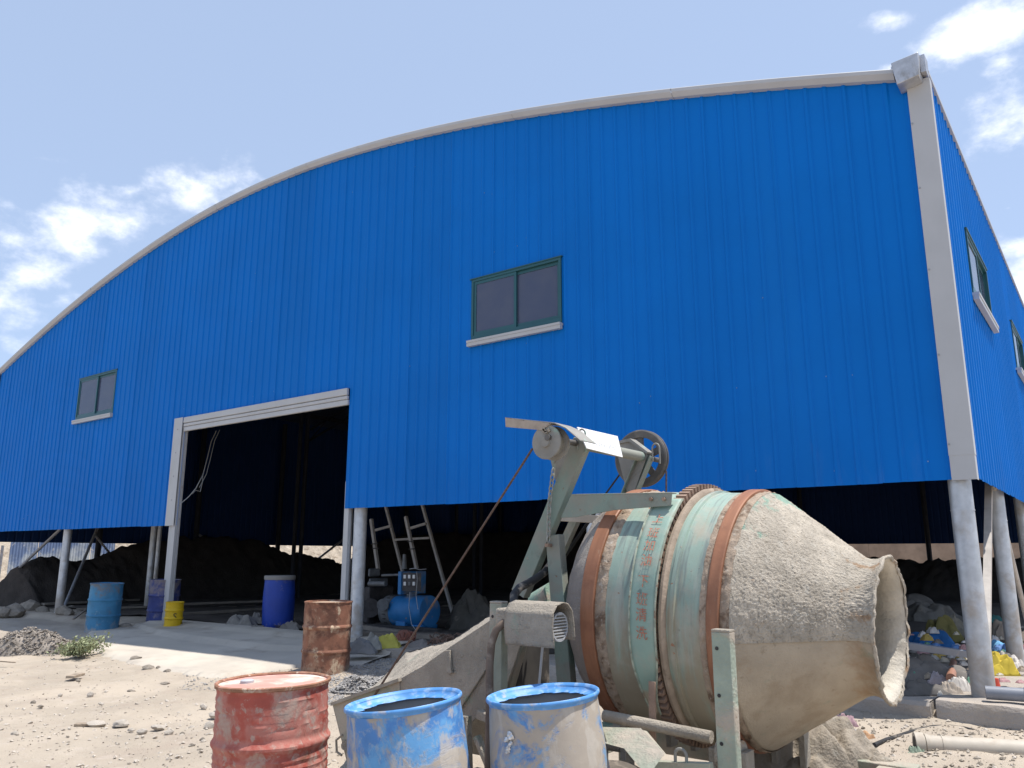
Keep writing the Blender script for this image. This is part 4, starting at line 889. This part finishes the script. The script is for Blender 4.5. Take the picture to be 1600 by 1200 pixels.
# sacks and stones inside the doorway
for a in ((372, 980, 48, 22, (.20, .185, .165), 'grey sack slumped on the floor left of the deep blue barrel'), (398, 976, 24, 20, (.22, .20, .18), 'small dusty sack propped against the deep blue barrel'), (452, 984, 34, 14, (.20, .18, .16), 'flat grey sack at the right foot of the deep blue barrel'), (400, 985, 30, 10, (.17, .155, .14), 'thin dusty sack lying flat before the deep blue barrel')): cloth(*a[:5], a[5], 'sack', .26, 'sack')
cloth(560, 1020, 50, 22, (.21, .205, .20), 'grey cement bag lying on the plinth right of the rusted drum', 'cement_bag', .27, 'bag')
cloth(604, 1012, 42, 22, (.48, .43, .09), 'crumpled pale yellow bag on the plinth in front of the generator', 'plastic_bag', .27, 'bag')
cloth(582, 1014, 26, 26, (.30, .29, .26), 'pale torn paper bag leaning on the yellow bag', 'paper_bag', .27, 'bag')
cloth(632, 1005, 36, 22, (.20, .09, .07), 'brick-red rag bundle below the hoist rope', 'rag_bundle', .27, 'rag')
cloth(655, 1012, 40, 14, (.20, .18, .165), 'flat grey bag beside the red rag bundle', 'flat_bag', .27, 'bag')
cloth(735, 985, 70, 60, (.10, .092, .08), 'dim brown tarpaulin heap behind the hopper rim', 'tarpaulin', .25, 'tarpaulin')
# rubbish heap behind the corner column
HE = (('grey_tarpaulin', 1450, 1066, 150, 40, (.16, .145, .13), 'wide grey-brown tarpaulin spread under the rubbish heap', 'tarpaulin', 1.5),
      ('dark_tarpaulin', 1440, 1084, 84, 22, (.12, .11, .10), 'dark grey tarpaulin hanging over the plinth edge beside the mixer mouth', 'tarpaulin', 1.6),
      ('grey_sheet', 1462, 1040, 70, 30, (.17, .155, .135), 'brownish-grey crumpled sheet below the blue tarpaulin', 'sheet', 1.5),
      ('blue_tarpaulin', 1462, 1016, 66, 34, (.03, .13, .34), 'folded blue tarpaulin on top of the rubbish heap', 'tarpaulin', .8),
      ('olive_sack', 1478, 1002, 52, 40, (.19, .165, .06), 'olive woven sack leaning above the blue tarpaulin', 'sack', 1.2),
      ('beige_sack', 1496, 995, 40, 34, (.26, .235, .19), 'beige sack half behind the corner column', 'sack', 1.2),
      ('mauve_rag', 1466, 1068, 34, 18, (.42, .37, .38), 'pale mauve rag near the foot of the corner column', 'rag', 1.5),
      ('white_bag', 1504, 1080, 34, 27, (.62, .58, .53), 'white torn bag leaning on the corner column', 'bag', 1.2),
      ('tan_bag', 1487, 1084, 36, 20, (.40, .34, .28), 'tan paper bag lying on the plinth left of the corner column', 'bag', 1.5),
      ('rolled_mat', 1440, 950, 60, 20, (.22, .20, .18), 'rolled grey mat at the back of the rubbish heap', 'mat', .5),
      ('grey_sack', 1462, 970, 90, 28, (.19, .175, .155), 'long grey sack pile behind the olive sack', 'sack', 1.2),
      ('yellow_netting', 1564, 1054, 56, 34, (.50, .38, .05), 'heap of bright yellow netting right of the corner column', 'netting', 1.3),
      ('light_blue_sheet', 1566, 1016, 34, 16, (.16, .38, .60), 'light blue plastic sheet on the yellow netting', 'sheet', .8),
      ('white_sack', 1590, 1048, 28, 24, (.62, .58, .54), 'white sack beside the yellow netting', 'sack', 1.0),
      ('maroon_cloth', 1597, 1022, 24, 24, (.28, .11, .12), 'maroon cloth behind the white sack', 'cloth', 1.2),
      ('brown_box', 1573, 1000, 40, 30, (.30, .25, .20), 'brown crushed carton behind the light blue sheet', 'carton', .5),
      ('green_net', 1577, 945, 16, 16, (.03, .30, .16), 'small green net bundle by the second column', 'net', 1.5),
      ('teal_sheet', 1555, 972, 36, 14, (.05, .16, .15), 'dark teal sheet on the floor between the columns', 'sheet', 1.0))
for nm, x, y, w_, h_, c_, lb, ct, fo in HE: cloth(x, y, w_, h_, c_, lb, nm, .28, ct, folds=fo)
# ground litter by the cement heap
cloth(1326, 1142, 38, 26, (.42, .28, .30), 'pinkish-red rag on the ground behind the mixer mouth', 'rag', .10, 'rag', folds=2)
cloth(1316, 1150, 22, 20, (.40, .36, .32), 'pale grey rag below the pinkish one', 'rag', .10, 'rag', folds=1.5)
cloth(1351, 1182, 20, 26, (.08, .20, .55), 'small blue plastic scrap on the ground', 'plastic_scrap', .06, 'scrap', folds=.7)
cloth(1340, 1150, 16, 10, (.10, .24, .55), 'tiny blue scrap next to the pink rag', 'plastic_scrap', .09, 'scrap', folds=.7)
cloth(1360, 1162, 24, 22, (.50, .30, .17), 'orange-tan leather scrap beside the blue plastic', 'leather_scrap', .08, 'scrap', folds=.6)
cloth(1338, 1168, 30, 8, (.50, .46, .40), 'pale cardboard strip lying by the scraps', 'cardboard', .08, 'cardboard', folds=.5)
cloth(1436, 1188, 36, 22, (.28, .34, .26), 'greenish torn net around the end of the beige pipe', 'net', .05, 'net', folds=2)
cloth(1550, 1164, 32, 6, (.12, .32, .24), 'thin green plastic strip behind the beige pipe', 'plastic_strip', .10, 'scrap', folds=1)
cloth(1465, 1196, 30, 16, (.62, .63, .64), 'white foil wrapper in front of the beige pipe', 'wrapper', .04, 'wrapper', folds=2)

rs = random.Random(12); sm_ = [mat('scrap', c, .7, 0, .2, 12, spec=.3) for c in ((.45, .42, .38), (.55, .52, .50), (.10, .20, .42), (.30, .25, .19), (.42, .30, .08), (.16, .14, .12), (.38, .22, .22), (.12, .25, .18), (.24, .22, .20), (.5, .45, .36))]
for k in range(120):
    if k < 85: x, y, z_ = rs.uniform(1416, 1530), rs.uniform(985, 1090), .28
    else: x, y, z_ = rs.uniform(1548, 1604), rs.uniform(985, 1066), .28
    w_ = rs.uniform(6, 19); o = cloth(x, y, w_, w_*rs.uniform(.3, .7), None, 'small crumpled %s scrap strewn among the sacks by the corner column' % ('pale grey', 'off-white', 'blue', 'tan', 'mustard', 'dark brown', 'dull pink', 'green', 'mid-grey', 'cream')[k % 10], 'litter_scrap', z_+(.22*sstep(1085, 1000, y) if k < 85 else .05), 'litter', seed=k*1.7, N_=8, mt=sm_[k % 10], folds=1.4); o['group'] = 'litter scraps in the rubbish heap'
# ------------------------------------------------------------------ pipes, hose, planks
def pipe(pts, r, m, label, nm='pipe', n=20, cat='pipe', smooth=40):
    b = MB().tube(pts, r, n); o = b.build(nm, m, smooth=smooth); c = sum((p for p in pts), Vector())/len(pts); rebase(o, (c.x, c.y, min(p.z for p in pts)-r)); return tag(o, label, cat)
m_pvc = mat('beige_pvc', (.45, .40, .33), .6, 0, .1, 4, layers=[(DUST, 6, .5, .7), ((.25, .2, .15), 9, .64, .75)]); m_pvcg = mat('grey_pvc', (.21, .225, .26), .45, 0, .1, 4, layers=[(DUST, 6, .6, .75, dict(o=.6))])
a = onZ(1434, 1164, .13); c = onZ(1640, 1176, .13); bp = pipe([a, c], .072, m_pvc, 'beige plastic pipe lying on the ground in front of the plinth', n=28)
d = (c-a).normalized(); L_ = bp.location
for t0, t1, r in ((-.02, .04, .088), (.05, .075, .08), (.16, .17, .076)):
    MB().cyl(a+d*t0, a+d*t1, r, n=28).build('coupling', m_pvc, bp)
MB().disc(a-d*.021, .06, 24, -d).build('pipe_bore', m_drk, bp)
a = onZ(1540, 1082, .36); c = onZ(1660, 1090, .36); gp = pipe([a, c], .055, m_pvcg, 'grey plastic pipe lying on the plinth right of the corner column', n=24); d = (c-a).normalized()
MB().cyl(a+d*.28, a+d*.36, .062, n=24).build('coupling', m_pvcg, gp)
a = onZ(1418, 1009, .62); c = onZ(1512, 1022, .50); o = MB().bar(a, c, .07, .05).build('steel_angle', m_pvcg, bevel=.004); rebase(o, (a.x, a.y, .4)); tag(o, 'dull grey steel bar across the rubbish heap under the blue tarpaulin', 'bar')
hp_ = [onZ(x, y, .12) for x, y in ((1366, 1164), (1385, 1156), (1408, 1149), (1432, 1141), (1458, 1136), (1482, 1135), (1506, 1138), (1522, 1142))]; pipe(hp_, .016, m_drk, 'black rubber hose curving over the ground before the plinth', 'rubber_hose', 10, 'hose', 80)
cr = onZ(1554, 1072, .3); o = MB().cyl(cr, cr+Vector((0, 0, .07)), .05, .04, n=14).build('red_cap', mat('red_plastic', (.5, .06, .03), .5)); rebase(o, cr); tag(o, 'small red plastic cap beside the grey pipe', 'cap')
b = MB().cyl(onZ(1486, 1060, .36), onZ(1490, 1034, .40), .045, .03, n=14); o = b.build('brown_bottle', mat('brown_plastic', (.30, .15, .10), .5)); P_ = onZ(1486, 1060, .3); rebase(o, P_); tag(o, 'brown plastic bottle stuck upright in the rubbish heap', 'bottle')
def plank(xa, ya, xb, yb, z, wd, th, label, m=m_darkwood, nm='plank'):
    a = onZ(xa, ya, z); c = onZ(xb, yb, z); o = MB().bar(a, c, wd, th, (0, 0, 1)).build(nm, m, bevel=.004); rebase(o, ((a+c)/2).xyz-Vector((0, 0, th))); return tag(o, label, 'plank')
m_plank = mat('dusty_plank', (.24, .205, .17), .9, 0, .2, 6, bump=.4, bs=40)
plank(66, 944, 215, 937, .32, .22, .05, 'wide dusty plank lying behind the sky-blue drum', m_plank); plank(120, 952, 228, 948, .30, .12, .04, 'narrow dusty plank in front of the wide one', m_plank)
plank(280, 944, 440, 938, .34, .20, .05, 'long grey timber across the floor behind the yellow drum', m_plank); plank(278, 960, 420, 951, .29, .08, .06, 'thin pale batten on the floor left of the deep blue barrel', m_plank)
plank(0, 922, 70, 912, .55, .5, .03, 'leaning dusty board at the left inside the shed', m_plank); plank(115, 967, 138, 950, .30, .04, .03, 'short stick propped by the rubble blocks', m_plank, 'stick'); plank(555, 978, 640, 990, .30, .09, .07, 'grey timber beam in front of the generator', m_plank); plank(550, 992, 700, 998, .28, .25, .12, 'thick dark timber sleeper under the generator', m_plank)
plank(117, 1132, 140, 1131, .02, .07, .02, 'short flat wood offcut beside the pale stones', m_darkwood, 'offcut'); plank(109, 1058, 127, 1053, .05, .10, .03, 'brown wood chip on the bare ground below the bush', m_darkwood, 'wood_chip'); plank(-3, 1033, 24, 1035, .06, .02, .015, 'thin straight twig on the ground near the gravel pile', m_darkwood, 'twig')
# ------------------------------------------------------------------ generator
YG = 10.25
def PG(x, y, d=0.): return onY(x, y, YG+d)
gb = PG(640, 990); gen = thing('diesel_generator', 'blue diesel generator with a gauge box and dark engine inside the shed', 'generator', (gb.x, YG, .25))
m_gblue = mat('generator_blue', (.02, .17, .42), .5, 0, .1, 5, layers=[((.30, .27, .22), 3, .58, .78, dict(ax=(2, .3, .6, .15), o=.7)), ((.40, .24, .06), 7, .68, .74)]); m_gdark = mat('oily_iron', (.06, .055, .055), .6, .3, .3, 8, layers=[((.2, .18, .16), 6, .58, .72, dict(o=.7))]); m_ggrey = mat('engine_grey', (.16, .165, .17), .6, .3, .2, 8)
sc = tscale(PG(640, 950))
ca = PG(622, 955); ce = PG(672, 955); R_ = 24*sc
al = MB().loft([(ca, R_*.97), (ca.lerp(ce, .03), R_), (ca.lerp(ce, .97), R_), (ce, R_*.96)], 32).build('alternator', m_gblue, gen, smooth=30)
MB().loft([(PG(607, 955), R_*.96), (PG(610, 955), R_*1.05), (PG(622, 955), R_*1.04), (PG(624, 955), R_*.9)], 32).build('fan_housing', m_ggrey, gen, smooth=30)
for k in range(10): a = -1.2+k*.27; c = PG(617, 955)+Vector((0, -R_*1.05*cos(a), R_*1.05*sin(a))); MB().box(c, (.07, .02, .012), Matrix.Rotation(-a, 3, 'X')).build('vent_fin', m_gdark, gen)
MB().bounds(PG(632, 978, -.25)-Vector((0, 0, .05)), PG(647, 968, .2)).build('foot', m_gblue, gen, bevel=.008); MB().bounds(PG(658, 984, -.2), PG(668, 974, .2)).build('foot', m_gblue, gen, bevel=.008)
MB().bounds(PG(640, 933, -.05), PG(652, 925, .1)).build('box_pedestal', m_gblue, gen)
bx = MB().bounds(PG(626, 929, -.20), PG(661, 892, .42)).build('control_box', m_gblue, gen, bevel=.006)
fp = YG-.205; MB().bounds(onY(628.5, 923, fp), onY(658, 895.5, fp)+Vector((0, .004, 0))).build('gauge_panel', m_gdark, bx)
for x, y, dk in ((632.5, 901, 0), (639.5, 901, 0), (646.5, 901, 0), (632.5, 912, 0), (639.5, 912, 1), (646.5, 912, 0)):
    c = onY(x, y, fp-.006); MB().box(c, (.055, .012, .062)).build('gauge', m_white if not dk else m_ggrey, bx, bevel=.008)
MB().tube([onY(651, 893, fp-.02), onY(652, 905, fp-.03), onY(650, 930, fp-.05), onY(653, 952, fp-.08)], .005, 6).build('wire', m_trim, bx); MB().tube([onY(640, 925, fp-.02), onY(639, 950, fp-.16), onY(643, 975, fp-.22), onY(650, 985, fp-.3)], .005, 6).build('wire', m_trim, bx)
MB().tube([onY(640, 889, YG), onY(648, 888, YG-.05), onY(656, 890, YG), onY(666, 889, YG+.1)], .007, 6).build('wire', m_trim, bx)
en = MB(); en.bounds(PG(575, 975, -.3), PG(607, 915, .3)); engine = en.build('engine_block', m_gdark, gen, bevel=.03)
MB().bounds(PG(578, 914, -.22), PG(604, 903, .22)).build('cylinder_head', m_ggrey, gen, bevel=.02); MB().bounds(PG(577, 901, -.15), PG(592, 888, .12)).build('air_filter', m_ggrey, gen, bevel=.03)
MB().cyl(PG(577, 912, -.24), PG(603, 912, -.24), .045, n=16).build('manifold', m_ggrey, gen); MB().cyl(PG(597, 899, -.1), PG(626, 898, -.1), .022, n=12).build('fuel_pipe', m_ggrey, gen)
MB().cyl(PG(579, 950, -.34), PG(579, 950, -.30), .16, n=24).build('pulley', m_gdark, gen); MB().cyl(PG(598, 945, -.36), PG(598, 945, -.30), .10, n=20).build('pulley', m_ggrey, gen)
MB().bounds(PG(572, 990, -.32), PG(690, 982, -.22)).build('skid', m_gdark, gen); MB().bounds(PG(572, 990, .2), PG(690, 982, .3)).build('skid', m_gdark, gen)
MB().tube([PG(560, 950, -.2), PG(566, 958, -.25), PG(563, 970, -.28), PG(553, 980, -.3)], .03, 10).build('drain_hose', m_steel, gen); MB().cyl(PG(632, 889, .35), PG(632, 866, .35), .05, .03, n=12).build('exhaust_stub', m_ggrey, gen)
# ------------------------------------------------------------------ steel frame leaning behind the generator
YT = 11.7
def PT(x, y, d=0.): return onY(x, y, YT+d)
fr_ = thing('steel_trestle', 'tall leaning frame of dusty square steel tubes behind the generator', 'frame', PT(650, 985))
m_tube = mat('dusty_tube', (.36, .335, .31), .6, .2, .12, 8, layers=[((.17, .1, .07), 9, .62, .74)])
for nm, xa, ya, xb, yb, d, wd in (('rail', 602, 788, 640, 935, .3, .055), ('rail', 658, 782, 712, 975, .3, .055), ('stub', 580, 811, 591, 891, -.5, .06), ('stub', 634, 807, 651, 888, -.5, .06), ('rung', 615, 843.5, 671, 840.5, .27, .045), ('arm', 585, 829, 611, 822, -.1, .05), ('arm', 641, 825.5, 666, 818, -.1, .05)): MB().bar(PT(xa, ya, d), PT(xb, yb, d), wd, wd).build(nm, m_tube, fr_, bevel=.004)
for x, y in ((585, 850), (586.5, 857), (641.5, 846), (643.5, 858)): MB().bar(PT(x-5, y, -.54), PT(x+5, y-.5, -.54), .02, .012).build('band', m_drk, fr_)
# wire hanging in the doorway
w1 = [onY(x, y, Y) for x, y, Y in ((338, 673, 9.2), (330, 690, 9.1), (324, 715, 9.0), (317, 742, 8.8), (306, 763, 8.6), (295, 776, 8.5), (281, 788, 8.32))]; b = MB().tube(w1, .008, 6)
b.tube([onY(x, y, Y) for x, y, Y in ((317, 740, 8.8), (316, 755, 8.78), (313, 768, 8.7), (306, 766, 8.65), (300, 772, 8.55))], .006, 6); b.tube([p+Vector((.04, .05, .02)) for p in w1[:5]], .006, 6)
o = b.build('hanging_wire', m_trim); tag(rebase(o, w1[-1]), 'loose pale wire hanging from the top of the doorway to its jamb', 'wire')
def tangle(px, py, wpx, n_, m, label, z=.32, seed=1, r=.008):
    P = onZ(px, py, z); s_ = tscale(P)*wpx/2; rs = random.Random(seed); b = MB()
    for k in range(n_):
        c = P+Vector((rs.uniform(-1, 1)*s_*.5, rs.uniform(-.6, .6)*s_, 0)); ra = s_*rs.uniform(.3, .6); ph = rs.uniform(0, 6)
        b.tube([c+Vector((ra*cos(ph+t), ra*.8*sin(ph+t), .04+.05*sin(3*t+ph)+.03*k/n_)) for t in [i*.35 for i in range(rs.randint(9, 17))]], r, 5)
    o = b.build('cable_tangle', m); return tag(rebase(o, P), label, 'cable')
tangle(690, 1005, 80, 12, mat('rusty_wire', (.16, .10, .075), .8), 'tangle of rusty wire on the floor right of the red rag bundle'); tangle(640, 1000, 40, 5, mat('red_cable', (.26, .09, .06), .7), 'loop of reddish cable lying over the rag bundle', seed=4); tangle(505, 950, 60, 7, m_drk, 'coil of dark hose behind the rusted drum', .35, 8, .02)
# dried cement dumped under the mouth
P_ = onY(1275, 1150, 5.35); b = MB(); hz_ = .56
def dump(u, v):
    a, c = 2*u-1, 2*v-1; rr_ = hypot(a, c); x = P_.x-.02+a*.72; y = 5.30+c*.60
    cl_ = .5+.5*fbm(x*2.3, y*2.3, 3, 1, 3); h = sstep(1.0, .25, rr_ + .28*fbm(x, y, 1, 3.0, 3)); gul = .12*max(0, noise.noise(Vector((x*7+y*3, y*2, 5))))
    return (x, y, -.05+(hz_+.05)*h*(.62+.5*cl_) - gul*h + .05*h*fbm(x, y, 2, 6, 5) - .05*h*max(0, 1-6*(lambda d: d[1]-d[0])(noise.voronoi(Vector((x*5, y*5, 1)))[0])))
b.grid(dump, 110, 110); m_dump = mat('dumped_cement', (.32, .275, .22), .97, 0, .18, 5, bump=1, bs=35, bdist=.02, layers=[((.27, .23, .18), 6, .5, .7), ((.40, .36, .30), 14, .58, .7)])
o = b.build('cement_heap', m_dump, smooth=180, recalc=False); tag(rebase(o, (P_.x, 5.3, 0)), 'lumpy heap of dried cement spilled under the mixer mouth', 'cement heap')
# ------------------------------------------------------------------ gravel
def scatter(n_, fn, s0, s1, seed, mats, name, parent=None, kind='stuff'):
    """many tiny stones as one mesh"""
    rs = random.Random(seed); b = MB()
    base = [Vector(v) for v in ((1, 0, 0), (-1, 0, 0), (0, 1, 0), (0, -1, 0), (0, 0, 1), (0, 0, -1))]; fc = ((0, 2, 4), (2, 1, 4), (1, 3, 4), (3, 0, 4), (2, 0, 5), (1, 2, 5), (3, 1, 5), (0, 3, 5))
    for _ in range(n_):
        p = fn(rs)
        if p is None: continue
        s_ = s0+(s1-s0)*rs.random()**3; R_m = Matrix.Rotation(rs.uniform(0, 6.3), 3, 'Z') @ Matrix.Rotation(rs.uniform(-.6, .6), 3, 'X'); i = len(b.v)
        for v in base: b.v.append(p+R_m @ Vector((v.x*s_*rs.uniform(.7, 1.3), v.y*s_*rs.uniform(.6, 1.1), v.z*s_*rs.uniform(.4, .8))))
        b.f += [tuple(i+k for k in f_) for f_ in fc]
    o = b.build(name, mats, parent, smooth=0, recalc=False); o['kind'] = kind; return o
def gpt(x, y): return Vector((x, y, ground_z(x, y)+.035*fbm(x, y, 0, .6, 3)+.016*fbm(x, y, 5, 3.2, 3)+.004))
def on_ground(x0, x1, y0, y1, dens=None):
    def fn(rs):
        px, py = rs.uniform(x0, x1), rs.uniform(y0, y1)
        if dens and rs.random() > dens(px, py): return None
        P = onZ(px, py, .03); return gpt(P.x, P.y)
    return fn
scatter(3000, on_ground(-40, 560, 1010, 1260, lambda x, y: .25+.75*max(0, min(1, .5+1.6*fbm(x*.01, y*.02, 0, 1, 3)+sstep(200, 340, x)*.5))), .004, .026, 1, m_stone, 'pebbles')
scatter(1200, on_ground(-40, 560, 1010, 1260), .004, .016, 2, m_stoned, 'pebbles'); scatter(2600, on_ground(1190, 1640, 1090, 1260), .004, .026, 3, m_dump, 'pebbles'); scatter(700, on_ground(1230, 1640, 1090, 1260), .005, .025, 33, m_stone, 'pebbles')
m_grav = mat('crushed_gravel', (.30, .285, .27), .95, 0, .3, 30, bump=.5, bs=60)
scatter(3500, on_ground(505, 640, 1046, 1100), .006, .022, 4, m_grav, 'gravel'); scatter(900, on_ground(285, 470, 1040, 1075), .005, .022, 5, m_grav, 'gravel')
def pile(name, px, py, wpx, hpx, m, ml, label, seed, dep=.55, cnt=2600, s1=.05, cat='pile'):
    P = onZ(px, py, .1); P = onZ(px, py, ground_z(P.x, P.y)); s_ = tscale(P); W_ = wpx*s_/2; H_ = hpx*s_*1.1; D_ = W_*dep; t = thing(name, label, cat, P)
    rd = Vector((cos(YAW), sin(YAW), 0)); dd = Vector((-sin(YAW), cos(YAW), 0))
    def hgt(a, c): r_ = hypot(a, c)+.22*fbm(a, c, seed, 1.6, 3); return max(0, 1-max(0, r_)**2.6)*(.68+.38*fbm(a, c, seed+3, 2.1, 3))
    def fn(u, v): a, c = 2.3*u-1.15, 2.3*v-1.15; p = rd*(a*W_)+dd*(c*D_); p.z = -.03+H_*hgt(a, c)+.02*fbm(p.x, p.y, 1, 9, 3)*(hypot(a, c) < 1.0); return p
    MB().grid(fn, 60, 60).build('mound', m, t, local=True, smooth=180, recalc=False)
    def sc_(rs): a, c = rs.uniform(-1.05, 1.05), rs.uniform(-1.05, 1.05); p = rd*(a*W_)+dd*(c*D_); p.z = max(-.01, H_*hgt(a, c))+.004; return P+p if hypot(a, c) < 1.1 else None
    scatter(cnt, sc_, .012, s1, seed, ml, 'lumps', t); return t
m_lump = mat('grey_clods', (.25, .22, .19), .97, 0, .25, 9, bump=.6, bs=40)
pile('rubble_pile', 46, 1020, 165, 40, m_lump, m_lump, 'low pile of grey clods left of the green bush', 21, s1=.035)
pile('gravel_pile', 575, 1078, 110, 26, m_grav, m_grav, 'low pile of crushed gravel between the rusted drum and the mixer hopper', 22, cnt=2200, s1=.022)
# ------------------------------------------------------------------ bush
P_ = onZ(122, 1024, .05); s_ = tscale(P_); bush = thing('bush', 'small pale green bush growing at the corner of the ramp', 'bush', P_)
m_leaf = mat('pale_leaf', (.27, .30, .17), .6, 0, .35, 30, spec=.3); m_stem = mat('bush_stem', (.26, .21, .14), .8); rs = random.Random(4); rd = Vector((cos(YAW), sin(YAW), 0)); dd = Vector((-sin(YAW), cos(YAW), 0))
lf = MB(); st = MB()
for k in range(70):
    a = rs.uniform(-1, 1); L_ = rs.uniform(.45, 1.); tip = rd*(a*40*s_*L_+8*s_*L_)+dd*rs.uniform(-.35, .30)+Vector((0, 0, (rs.uniform(.3, 1)*34*s_)*(1-.45*abs(a-.35)))); mid = tip*.5+Vector((0, 0, .05)); ps = [Vector((a*.08, 0, 0)), mid, tip]; st.loft([(ps[0], .006), (ps[1], .004), (ps[2], .002)], 5)
    for j in range(34):
        u = rs.uniform(.25, 1.05); p = (ps[0]*(1-u)**2+ps[1]*2*u*(1-u)+ps[2]*u*u)+Vector((rs.gauss(0, .035), rs.gauss(0, .035), rs.gauss(0, .03))); n1 = Vector((rs.gauss(0, 1), rs.gauss(0, 1), rs.gauss(.4, .7))).normalized(); t1 = n1.cross(Vector((rs.gauss(0, 1), rs.gauss(0, 1), rs.gauss(0, 1)))).normalized(); q1 = n1.cross(t1); l_ = rs.uniform(.014, .03)
        p.z = max(p.z, .01); i = len(lf.v); lf.v += [p-t1*l_, p+q1*l_*.45+n1*.003, p+t1*l_, p-q1*l_*.45+n1*.003]; lf.f.append((i, i+1, i+2, i+3))
st.build('stems', m_stem, bush, local=True, smooth=60, kind='stuff'); lf.build('leaves', m_leaf, bush, local=True, smooth=0, recalc=False, kind='stuff')
